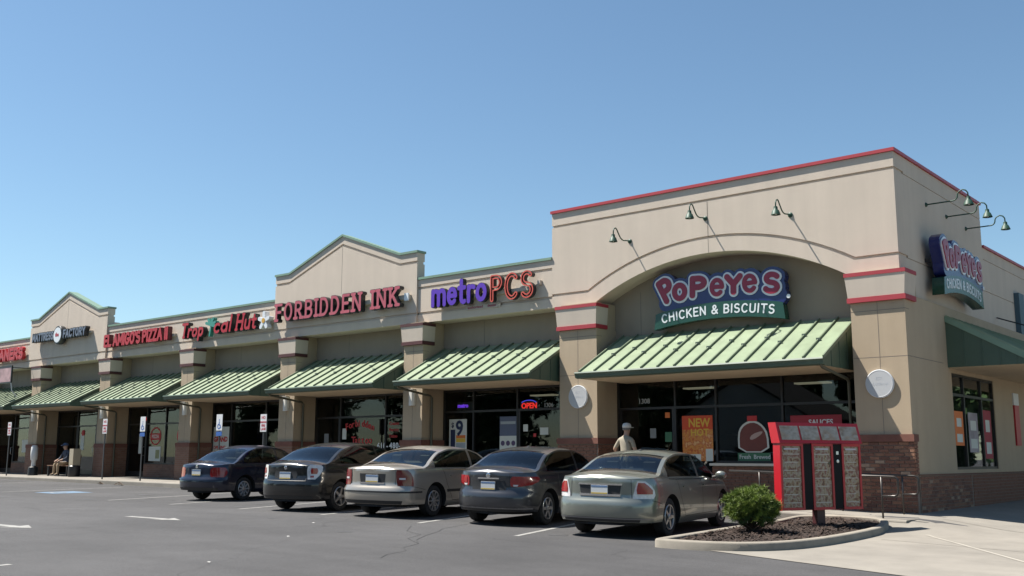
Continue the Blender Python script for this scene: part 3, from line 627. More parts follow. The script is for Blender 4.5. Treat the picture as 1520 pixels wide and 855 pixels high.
# glyph: (width, strokes) on a unit-height body; lower case sits on the same baseline
GL = {
 'A': (.72, [[(.06, 0), (.36, 1), (.66, 0)], [(.17, .36), (.55, .36)]]),
 'B': (.62, [[(.08, 0), (.08, 1)], [(.08, 1), (.3, 1)] + A_(.3, .76, .22, .24, 90, -90) + [(.08, .52)], [(.3, .52)] + A_(.32, .26, .24, .26, 90, -90) + [(.08, 0)]]),
 'C': (.66, [A_(.36, .5, .29, .5, 45, 315, 22)]),
 'D': (.66, [[(.08, 0), (.08, 1), (.26, 1)] + A_(.26, .5, .33, .5, 90, -90, 18) + [(.08, 0)]]),
 'E': (.56, [[(.52, 1), (.08, 1), (.08, 0), (.53, 0)], [(.08, .52), (.45, .52)]]),
 'F': (.54, [[(.52, 1), (.08, 1), (.08, 0)], [(.08, .52), (.44, .52)]]),
 'G': (.70, [A_(.36, .5, .29, .5, 48, 350, 22) + [(.65, .45), (.42, .45)]]),
 'H': (.66, [[(.08, 0), (.08, 1)], [(.58, 0), (.58, 1)], [(.08, .52), (.58, .52)]]),
 'I': (.18, [[(.09, 0), (.09, 1)]]),
 'K': (.62, [[(.08, 0), (.08, 1)], [(.56, 1), (.1, .44)], [(.24, .58), (.58, 0)]]),
 'L': (.54, [[(.08, 1), (.08, 0), (.50, 0)]]),
 'M': (.84, [[(.08, 0), (.1, 1), (.42, .3), (.74, 1), (.76, 0)]]),
 'N': (.68, [[(.08, 0), (.08, 1), (.6, 0), (.6, 1)]]),
 'O': (.70, [A_(.35, .5, .28, .5, 0, 360, 26)]),
 'P': (.60, [[(.08, 0), (.08, 1), (.3, 1)] + A_(.3, .74, .23, .26, 90, -90) + [(.08, .48)]]),
 'R': (.64, [[(.08, 0), (.08, 1), (.3, 1)] + A_(.3, .75, .23, .25, 90, -90) + [(.08, .5)], [(.3, .5), (.58, 0)]]),
 'S': (.60, [A_(.3, .755, .22, .245, 35, 270, 16) + A_(.3, .25, .24, .26, 90, -145, 16)]),
 'T': (.62, [[(.04, 1), (.58, 1)], [(.31, 1), (.31, 0)]]),
 'U': (.66, [[(.08, 1), (.08, .3)] + A_(.33, .28, .25, .28, 180, 360) + [(.58, 1)]]),
 'Y': (.66, [[(.05, 1), (.33, .5), (.61, 1)], [(.33, .5), (.33, 0)]]),
 'Z': (.60, [[(.07, 1), (.54, 1), (.06, 0), (.56, 0)]]),
 '&': (.72, [[(.66, 0), (.22, .68)] + A_(.34, .8, .15, .2, 215, -30, 12) + [(.2, .42)] + A_(.3, .24, .22, .24, 140, 320, 12) + [(.64, .45)]]),
 "'": (.14, [[(.08, 1), (.06, .78)]]),
 'a': (.54, [A_(.26, .26, .2, .26, 0, 360, 18), [(.47, .56), (.47, 0)]]),
 'c': (.48, [A_(.27, .27, .21, .27, 50, 310, 16)]),
 'e': (.54, [[(.07, .29), (.47, .29)] + A_(.27, .28, .2, .27, 0, 315, 18)]),
 'l': (.18, [[(.09, 1), (.09, 0)]]),
 'm': (.84, [[(.09, 0), (.09, .56)], [(.09, .36)] + A_(.26, .38, .17, .17, 180, 0) + [(.43, 0)], [(.43, .36)] + A_(.6, .38, .17, .17, 180, 0) + [(.77, 0)]]),
 'o': (.56, [A_(.28, .28, .21, .27, 0, 360, 20)]),
 'p': (.56, [[(.09, .56), (.09, -.3)], A_(.28, .28, .2, .27, 0, 360, 20)]),
 'r': (.40, [[(.09, 0), (.09, .56)], [(.09, .34)] + A_(.27, .38, .18, .17, 180, 50, 8)]),
 't': (.38, [[(.16, .82), (.16, .14)] + A_(.28, .13, .12, .13, 180, 300, 8), [(.02, .55), (.34, .55)]]),
 'u': (.54, [[(.08, .56), (.08, .2)] + A_(.26, .2, .18, .2, 180, 360) + [(.45, .56)], [(.45, .2), (.45, 0)]]),
 'y': (.54, [[(.05, .56), (.27, .06)], [(.5, .56), (.22, -.3)]]),
}
SERIF = {'F': [(.08, 0), (.08, 1)], 'R': [(.08, 0), (.58, 0)], 'B': [(.08, 0)], 'I': [(.09, 0), (.09, 1)], 'D': [(.08, 0)], 'E': [(.08, 0)], 'N': [(.08, 0), (.6, 1), (.08, 1)], 'K': [(.08, 0), (.08, 1), (.56, 1), (.58, 0)], 'O': [], 'T': [(.31, 0)], 'H': [(.08, 0), (.08, 1), (.58, 0), (.58, 1)]}
def strokes_of(ch, serif=0.0):
    w, st = GL[ch]; st = [list(s) for s in st]
    if serif:
        for (x, y) in SERIF.get(ch, []): st.append([(x - serif, y), (x + serif, y)])
    return w, st
def field(strokes, h, pad):
    segs = np.array([(a[0], a[1], b[0], b[1]) for s in strokes for a, b in zip(s, s[1:])])
    x0, y0 = segs[:, [0, 2]].min() - pad, segs[:, [1, 3]].min() - pad; x1, y1 = segs[:, [0, 2]].max() + pad, segs[:, [1, 3]].max() + pad
    nx, ny = int((x1 - x0) / h) + 2, int((y1 - y0) / h) + 2
    X = x0 + h * np.arange(nx); Y = y0 + h * np.arange(ny); PX, PY = np.meshgrid(X, Y)
    D = np.full(PX.shape, 1e9)
    for ax, ay, bx, by in segs:
        dx, dy = bx - ax, by - ay; L = dx * dx + dy * dy + 1e-12
        t = np.clip(((PX - ax) * dx + (PY - ay) * dy) / L, 0, 1)
        D = np.minimum(D, np.hypot(PX - ax - t * dx, PY - ay - t * dy))
    return X, Y, D
def field2(items, h, pad):
    segs = np.array([(a[0], a[1], b[0], b[1], r) for st, r in items for s in st for a, b in zip(s, s[1:])])
    x0, y0 = segs[:, [0, 2]].min() - pad, segs[:, [1, 3]].min() - pad; x1, y1 = segs[:, [0, 2]].max() + pad, segs[:, [1, 3]].max() + pad
    X = x0 + h * np.arange(int((x1 - x0) / h) + 2); Y = y0 + h * np.arange(int((y1 - y0) / h) + 2); PX, PY = np.meshgrid(X, Y); D = np.full(PX.shape, 1e9)
    for ax, ay, bx, by, r in segs:
        dx, dy = bx - ax, by - ay; L = dx * dx + dy * dy + 1e-12; t = np.clip(((PX - ax) * dx + (PY - ay) * dy) / L, 0, 1)
        D = np.minimum(D, np.hypot(PX - ax - t * dx, PY - ay - t * dy) - r)
    return X, Y, D
def contours(X, Y, D, iso):
    F = D - iso; ny, nx = F.shape; seg = {}
    ins = F < 0
    cells = np.argwhere((ins[:-1, :-1].astype(int) + ins[1:, :-1] + ins[:-1, 1:] + ins[1:, 1:]) % 4 != 0)
    def ex(j, i): t = F[j, i] / (F[j, i] - F[j, i + 1]); return (X[i] + t * (X[i + 1] - X[i]), Y[j])
    def ey(j, i): t = F[j, i] / (F[j, i] - F[j + 1, i]); return (X[i], Y[j] + t * (Y[j + 1] - Y[j]))
    pos = {}
    for j, i in cells:
        b = (ins[j, i], ins[j, i + 1], ins[j + 1, i + 1], ins[j + 1, i])
        E = {}
        if b[0] != b[1]: E['b'] = ('x', j, i)
        if b[1] != b[2]: E['r'] = ('y', j, i + 1)
        if b[3] != b[2]: E['t'] = ('x', j + 1, i)
        if b[0] != b[3]: E['l'] = ('y', j, i)
        for k in E.values():
            if k not in pos: pos[k] = ex(k[1], k[2]) if k[0] == 'x' else ey(k[1], k[2])
        ks = list(E.values())
        prs = [(ks[0], ks[1])] if len(ks) == 2 else ([(E['b'], E['r']), (E['t'], E['l'])] if b[0] != b[2] or not b[0] else [(E['b'], E['l']), (E['t'], E['r'])])
        for p, q in prs: seg.setdefault(p, []).append(q); seg.setdefault(q, []).append(p)
    loops = []; seen = set()
    for st in seg:
        if st in seen: continue
        loop = [st]; seen.add(st); cur = st
        while True:
            nxt = [q for q in seg[cur] if q not in seen]
            if not nxt: break
            cur = nxt[0]; seen.add(cur); loop.append(cur)
        if len(loop) > 4: loops.append([pos[k] for k in loop])
    return loops
def solid(name, loops, d0, d1, frame, material, parent, bevel=0.0):
    """loops in sign coordinates -> solid between depths d0 and d1 (towards the viewer); frame(u, v, d) -> point"""
    cu = bpy.data.curves.new(name, 'CURVE'); cu.dimensions = '2D'; cu.fill_mode = 'BOTH'; cu.extrude = abs(d1 - d0) / 2 - bevel; cu.bevel_depth = bevel; cu.bevel_resolution = 1
    for lp in loops:
        sp = cu.splines.new('POLY'); sp.points.add(len(lp) - 1); sp.use_cyclic_u = True
        sp.points.foreach_set('co', [c for p in lp for c in (p[0], p[1], 0, 1)])
    t = bpy.data.objects.new('tmp', cu); me = bpy.data.meshes.new_from_object(t); bpy.data.objects.remove(t); bpy.data.curves.remove(cu)
    mid = (d0 + d1) / 2
    n = len(me.vertices); co = np.empty(n * 3); me.vertices.foreach_get('co', co); co = co.reshape(-1, 3)
    me.vertices.foreach_set('co', np.array([frame(c[0], c[1], c[2] + mid) for c in co]).ravel()); me.materials.clear(); me.name = name; me.update()
    return mobj(name, me, material, parent)
def FRONT(y): return lambda u, v, d: (u, y - d, v)          # on a wall that faces -y
def SIDE(x): return lambda u, v, d: (x + d, u, v)           # on a wall that faces +x
def place(strokes, x, y, s, rot=0.0, shear=0.0, sx=1.0):
    c, sn = math.cos(RAD(rot)), math.sin(RAD(rot)); out = []
    for st in strokes:
        q = []
        for (a, b) in st:
            a, b = (a * sx + shear * b) * s, b * s; q.append((x + a * c - b * sn, y + a * sn + b * c))
        out.append(q)
    return out
def word(text, x0, x1, y, h, lift=None, serif=0.0, shear=0.0, gap=0.12, space=0.35):
    """letters fitted between x0 and x1: list of (char, strokes)"""
    tot = 0; pos = []
    for ch in text:
        if ch == ' ': tot += space; pos.append(None); continue
        pos.append(tot); tot += GL[ch][0] + gap
    tot -= gap; k = (x1 - x0 - shear * h * 0) / (tot * h); out = []
    for ch, p in zip(text, pos):
        if p is None: continue
        out.append((ch, place(strokes_of(ch, serif)[1], x0 + p * h * k, y, h, 0, shear, k)))
    return out
def letters(parent, wd, r, h, d0, d1, frame, face, edge=None, name='letter', edge_w=0.0, edge_d=None):
    """each letter a part of its sign; with edge given, a can body a little larger stands behind the face"""
    for ch, st in wd:
        X, Y, D = field(st, h, r * 2 + .06)
        if edge is not None:
            can_ = solid(name + '_can', contours(X, Y, D, r + edge_w), d0, d1 - .008, frame, edge, parent)
            solid(name, contours(X, Y, D, r), d1 - .0078, d1, frame, face, can_)
        else: solid(name, contours(X, Y, D, r), d0, d1, frame, face, parent)
def flat_text(name, txt, size, frame, u, v, material, parent, depth=0.004, d=0.0, bold=0.0, align='LEFT', sx=1.0, rot=0.0, shear=0.0):
    cu = bpy.data.curves.new(name, 'FONT'); cu.body = txt; cu.size = size; cu.extrude = depth / 2; cu.offset = bold; cu.align_x = align; cu.shear = shear; cu.resolution_u = 3
    t = bpy.data.objects.new('tmp', cu); me = bpy.data.meshes.new_from_object(t); bpy.data.objects.remove(t); bpy.data.curves.remove(cu)
    n = len(me.vertices); co = np.empty(n * 3); me.vertices.foreach_get('co', co); co = co.reshape(-1, 3); c, s_ = math.cos(RAD(rot)), math.sin(RAD(rot))
    me.vertices.foreach_set('co', np.array([frame(u + sx * (a[0] * c - a[1] * s_), v + a[0] * s_ + a[1] * c, d + a[2]) for a in co]).ravel()); me.materials.clear(); me.name = name; me.update()
    return mobj(name, me, material, parent)
def local(fr, o):                       # the same frame in the coordinates of a part of an Empty placed at o
    return lambda u, v, d: tuple(np.array(fr(u, v, d)) - np.array(o))

PLASTIC_RED = mat('red_sign_acrylic', (0.40, 0.012, 0.02), 0.35, var=0.1)
PINK_RED = mat('faded_red_sign_acrylic', (0.42, 0.09, 0.115), 0.4, var=0.18, scale=16)
DARK_CAN = mat('dark_letter_return', (0.02, 0.02, 0.022), 0.4)
PURPLE = mat('purple_sign_acrylic', (0.10, 0.035, 0.38), 0.35, var=0.08)
ORANGE_RED = mat('orange_red_sign_acrylic', (0.52, 0.085, 0.06), 0.4)
SIGN_BLUE = mat('navy_sign_cabinet', (0.014, 0.02, 0.11), 0.18, var=0.1)
SIGN_WHITE = mat('white_sign_acrylic', (0.66, 0.68, 0.70), 0.2, var=0.05)
SIGN_GREEN = mat('dark_green_sign_cabinet', (0.016, 0.06, 0.042), 0.2, var=0.1)
CRIMSON = mat('crimson_sign_acrylic', (0.26, 0.014, 0.04), 0.35, var=0.08)
RACE = mat('raceway_metal', (0.42, 0.37, 0.31), 0.6)
GREYACR = mat('grey_sign_acrylic', (0.13, 0.15, 0.20), 0.4, var=0.15, scale=20)
TEALA = mat('teal_sign_acrylic', (0.05, 0.24, 0.19), 0.4)

# --- the restaurant sign: crimson letters, white rims, navy cabinet, green banner
def restaurant_sign(frame, off, label, group, org, wstretch=1.0, back=0.0):
    sg = empty('restaurant_sign', org); tag(sg, label, 'sign', group)
    fr = local(frame, org)
    # strokes of the seven letters placed one by one (u from 0 at the left end of the sign)
    o0 = off
    def U(x): return o0 + (x + 6.45) * wstretch
    L = []
    def put(ch, x, y, s, rot=0, sx=1.0): L.append((ch, place(GL[ch][1], U(x), y, s, rot, 0, sx * wstretch)))
    put('P', -5.99, 4.80, 0.52, 27, 1.15); put('o', -5.75, 4.84, 0.63, 3, 1.13); put('P', -5.25, 4.90, 0.42, -2, 1.75)
    put('e', -4.70, 4.86, 0.67, -3, 1.08); put('Y', -4.25, 4.88, 0.38, -2, 1.64); put('e', -3.79, 4.84, 0.685, 3, 1.06); put('S', -3.26, 4.83, 0.40, -9, 1.67)
    RL = {'P': .076, 'o': .070, 'e': .054, 'Y': .074, 'S': .066}
    allst = [s_ for _, st in L for s_ in st]
    X, Y, D = field(allst + [[(U(-6.0), 4.76), (U(-2.85), 4.68)], [(U(-5.9), 5.1), (U(-2.95), 5.02)], [(U(-5.9), 4.72), (U(-2.9), 4.62)]], 0.02, 0.35)
    cab = solid('sign_cabinet', contours(X, Y, D, 0.195), back, 0.20, fr, SIGN_BLUE, sg)
    X, Y, D = field2([(st, RL[ch]) for ch, st in L], 0.014, 0.25)
    solid('white_rim', contours(X, Y, D, 0.05), 0.2005, 0.222, fr, SIGN_WHITE, cab)
    for ch, st in L:
        X, Y, D = field(st, 0.010, 0.12); solid('letter', contours(X, Y, D, RL[ch]), 0.2225, 0.245, fr, CRIMSON, sg)
    # banner: an arch band
    n = 24; top, bot = [], []
    for i in range(n + 1):
        t = i / n; x = U(-6.34 + 3.62 * t); lift = 0.17 * (1 - (2 * t - 1) ** 2)
        top.append((x + (0.05 if i == 0 else -0.05 if i == n else 0), 4.50 + lift)); bot.append((x, 4.10 + lift))
    ban = solid('banner', [bot + top[::-1]], back - .02, 0.215, fr, SIGN_GREEN, sg)
    txt = "CHICKEN & BISCUITS"; tot = sum((GL[c][0] + .16) if c != ' ' else .42 for c in txt); p = 0
    for c in txt:
        if c == ' ': p += .42; continue
        t = (0.065 + 0.87 * (p + GL[c][0] / 2) / tot); x = U(-6.34 + 3.62 * t); lift = 0.17 * (1 - (2 * t - 1) ** 2); slope = math.degrees(math.atan(-0.17 * 4 * (2 * t - 1) / 3.62))
        k = 3.62 * 0.87 / tot
        st = place(GL[c][1], x - GL[c][0] / 2 * k * wstretch, 4.215 + lift, 0.20, slope * .8, 0.04, k / 0.20 * wstretch)
        X, Y, D = field(st, 0.006, 0.05); solid('banner_letter', contours(X, Y, D, 0.0185), 0.2155, 0.222, fr, SIGN_WHITE, ban); p += GL[c][0] + .16
    MB().lathe([(0, 0), (.05, 0), (.05, .02), (0, .021)], fr(U(-2.62), 4.63, .2), tuple(Vector(fr(0, 0, 1)) - Vector(fr(0, 0, 0))), 12).build('round_mark', SIGN_WHITE, sg)
    return sg
restaurant_sign(FRONT(0.52), -6.56, 'crimson and white lettered restaurant sign over a green banner under the arch', 'restaurant signs', (-4.5, YW, 4.1))
ss = restaurant_sign(SIDE(0.22), 1.50, 'crimson and white lettered restaurant sign on the shaded side wall', 'restaurant signs', (0, 3.1, 4.4), 0.84, -0.04)
ss.location.z += 0.42
for c_ in (1.75, 3.1, 4.3): MB().box(-0.02, 0.23, c_ - 3.1 - .04, c_ - 3.1 + .04, 4.9 - 4.4, 4.98 - 4.4).build('mounting_bracket', BLACK, ss)

# --- phone shop sign
ms = empty('phone_shop_sign', (-12, 0, 5.3)); tag(ms, 'purple and thin orange-red channel letter sign of the phone shop', 'sign')
fr = local(FRONT(0), (-12, 0, 5.3))
letters(ms, word('metro', -14.0, -11.78, 5.37, 0.78, gap=.10), .066, .014, 0.10, 0.25, fr, PURPLE, DARK_CAN, edge_w=.012)
for ch, st in word('PCS', -11.62, -10.05, 5.32, 0.66, gap=.16):
    X, Y, D = field(st, .009, .2); D2 = np.abs(D - .044)
    cn = solid('letter_can', contours(X, Y, D, .066), 0.10, 0.205, fr, DARK_CAN, ms) if False else solid('letter_can', contours(X, Y, D2, .019), 0.10, 0.24, fr, DARK_CAN, ms)
    solid('letter', contours(X, Y, D2, .018), 0.2402, 0.25, fr, ORANGE_RED, cn)
MB().box(-13.9 + 12, -10.1 + 12, -0.10, -0.001, 5.50 - 5.3, 5.60 - 5.3).build('raceway', RACE, ms)
MB().box(-12.75 + 12, -11.42 + 12, -0.025, -0.0015, 5.14 - 5.3, 5.27 - 5.3).build('dealer_plate', RACE, ms)
for t_, u_ in (('authorized', -12.70), ('dealer', -11.92)): flat_text('dealer_lettering', t_, 0.115, fr, u_, 5.175, CRIMSON, ms, d=.028, bold=.002, sx=1.22)
MB().box(-10.0 + 12, -9.9 + 12, -.10, -.001, 5.62 - 5.3, 5.74 - 5.3).build('junction_box', RACE, ms)
# --- tattoo shop sign
ts = empty('tattoo_shop_sign', (-18.3, -.06, 5.5)); tag(ts, 'faded red slab serif letter sign of the tattoo shop below the gable', 'sign')
fr = local(FRONT(-.06), (-18.3, -.06, 5.5))
letters(ts, word('FORBIDDEN INK', -21.5, -15.35, 5.52, 0.54, serif=.115, gap=.22, space=.55), .047, .012, 0.12, 0.30, fr, PINK_RED, DARK_CAN, edge_w=.016)
MB().box(-21.4 + 18.3, -15.05 + 18.3, -0.12, -0.001, 0.20, 0.34).build('raceway', RACE, ts); MB().box(-15.2 + 18.3, -15.02 + 18.3, -.17, -.121, .14, .38).build('junction_box', SIGN_WHITE, ts)
# --- tropical hut sign, with a palm for the i and a star flower at the end
th = empty('restaurant_hut_sign', (-24.7, 0, 5.3)); tag(th, 'red slanted letter sign with a teal palm and a white flower', 'sign')
fr = local(FRONT(0), (-24.7, 0, 5.3))
for wd_ in (word('Trop', -27.45, -25.98, 5.36, .50, shear=.18, serif=.06, gap=.1), word('cal', -25.30, -24.20, 5.40, .56, shear=.18, gap=.1), word('Hut', -23.92, -22.72, 5.40, .54, shear=.18, serif=.06, gap=.1)):
    letters(th, wd_, .048, .013, .10, .30, fr, PLASTIC_RED, DARK_CAN, edge_w=.015)
X, Y, D = field([[(-25.62, 5.32), (-25.55, 5.66)]], .015, .1); solid('palm_trunk', contours(X, Y, D, .04), .1, .25, fr, TEALA, th)
X, Y, D = field([[(-25.55, 5.72), (-25.85, 5.80)], [(-25.55, 5.72), (-25.72, 5.92)], [(-25.55, 5.72), (-25.42, 5.93)], [(-25.55, 5.72), (-25.28, 5.80)], [(-25.55, 5.72), (-25.3, 5.66)]], .015, .2); solid('palm_leaves', contours(X, Y, D, .055), .1, .26, fr, TEALA, th)
pet = []
for k in range(5):
    a = RAD(90 + 72 * k); pet.append([(-22.25 + .1 * math.cos(a), 5.60 + .1 * math.sin(a)), (-22.25 + .27 * math.cos(a), 5.60 + .27 * math.sin(a))])
X, Y, D = field(pet, .015, .2); fl_ = solid('flower', contours(X, Y, D, .07), .1, .30, fr, SIGN_WHITE, th)
MB().lathe([(.0, .3005), (.09, .3005), (.09, .315), (0, .3155)], (-22.25 + 24.7, 0, .30), (0, -1, 0), 14).build('flower_centre', mat('amber_acrylic', (.55, .30, .04), .4), fl_)
MB().box(-27.3 + 24.7, -21.95 + 24.7, -.10, -.001, .22, .33).build('raceway', RACE, th)
# --- pizza shop sign
ps = empty('pizza_shop_sign', (-30.7, 0, 5.3)); tag(ps, 'bold bright red channel letter sign of the pizza shop', 'sign')
fr = local(FRONT(0), (-30.7, 0, 5.3))
letters(ps, word("EL AMIGO'S PIZZA II", -33.25, -28.4, 5.41, .42, gap=.10, space=.30), .058, .014, .10, .30, fr, PLASTIC_RED, mat('maroon_letter_return', (.10, .012, .015), .4), edge_w=.008)
MB().box(-32.8 + 30.7, -28.2 + 30.7, -.10, -.001, .20, .31).build('raceway', RACE, ps)
# --- mattress shop sign under the far gable
fs = empty('mattress_shop_sign', (-37, -.06, 6)); tag(fs, 'small dark lettered sign with a round emblem below the far gable', 'sign')
fr = local(FRONT(-.06), (-37, -.06, 6))
letters(fs, word('MATTRESS', -39.65, -37.65, 6.05, .30, gap=.12), .036, .012, .10, .31, fr, GREYACR, DARK_CAN, edge_w=.03)
letters(fs, word('FACTORY', -36.75, -34.8, 6.05, .30, gap=.12), .036, .012, .10, .31, fr, GREYACR, DARK_CAN, edge_w=.03)
MB().lathe([(.40, .08), (.42, .12), (.42, .30), (.40, .33)], (-.2, -0.0, .18), (0, -1, 0), 28).build('emblem_disc', DARK_CAN, fs, True, 40)
ed = MB().lathe([(.0, .335), (.34, .335), (.34, .345), (.0, .346)], (-.2, -0.0, .18), (0, -1, 0), 28).build('emblem_face', SIGN_WHITE, fs)
flat_text('emblem_lettering', 'the', .24, fr, -37.38, 6.12, PLASTIC_RED, fs, d=.35, bold=.01)
MB().box(-2.4, 2.35, -.10, -.001, .12, .22).build('raceway', RACE, fs)
# --- last red sign on the left edge
rs = empty('far_shop_sign', (-42.5, 0, 5.3)); tag(rs, 'red letter sign cut by the left edge of the picture', 'sign')
letters(rs, word('CLEANERS', -44.6, -40.8, 5.40, .44, gap=.08), .062, .016, .10, .25, local(FRONT(0), (-42.5, 0, 5.3)), PLASTIC_RED, PLASTIC_RED, edge_w=.03)
# ------------------------------------------------------------ cars
def pchip(tab):
    x = np.array([p[0] for p in tab], float); y = np.array([p[1] for p in tab], float); h = np.diff(x); d = np.diff(y) / h; m = np.zeros(len(x))
    for i in range(1, len(x) - 1):
        if d[i - 1] * d[i] > 0: w1, w2 = 2 * h[i] + h[i - 1], h[i] + 2 * h[i - 1]; m[i] = (w1 + w2) / (w1 / d[i - 1] + w2 / d[i])
    m[0], m[-1] = d[0], d[-1]
    def f(t):
        t = min(max(t, x[0]), x[-1]); i = min(max(int(np.searchsorted(x, t)) - 1, 0), len(h) - 1); s = (t - x[i]) / h[i]
        return float((1 + 2 * s) * (1 - s) ** 2 * y[i] + s * (1 - s) ** 2 * h[i] * m[i] + s * s * (3 - 2 * s) * y[i + 1] + s * s * (s - 1) * h[i] * m[i + 1])
    return f
def paint(name, col, metal=0.5, rough=0.32):
    return mat(name, col, rough, metal=metal, coat=0.8, var=0.03, scale=3)
CARGLASS = glass('car_glass', (0.42, 0.47, 0.45), 0.01, 1.5, 1.25)
CARGLASS_D = glass('car_glass_tinted', (0.16, 0.18, 0.19), 0.01, 1.5, 1.3)
RUBBER = mat('tyre_rubber', (0.016, 0.016, 0.017), 0.85, var=0.2, scale=30)
UNDER = mat('underbody_black', (0.010, 0.010, 0.011), 0.9)
TRIMB = mat('black_plastic_trim', (0.018, 0.018, 0.019), 0.55)
ALLOY = mat('alloy_rim', (0.42, 0.42, 0.43), 0.32, metal=0.85, var=0.1, scale=20)
DISCM = mat('wheel_backing', (0.03, 0.03, 0.032), 0.6)
CHROME = mat('chrome', (0.75, 0.75, 0.76), 0.12, metal=1.0)
SEATM = mat('seat_fabric', (0.03, 0.03, 0.03), 0.9)
SEATG = mat('beige_seat_fabric', (0.10, 0.088, 0.07), 0.9)
def lens_mat(name, col): return mat(name, col, 0.15, coat=0.6, var=0.25, scale=70)
LENS_R = lens_mat('red_tail_lens', (0.27, 0.012, 0.014)); LENS_C = lens_mat('clear_tail_lens', (0.60, 0.58, 0.58)); LENS_DR = lens_mat('dark_red_tail_lens', (0.15, 0.012, 0.014))
PLATE_B = mat('plate_blue', (0.10, 0.17, 0.30), 0.5); PLATE_W = mat('plate_white', (0.55, 0.56, 0.56), 0.5); PLATE_Y = mat('plate_yellow', (0.50, 0.36, 0.09), 0.5)

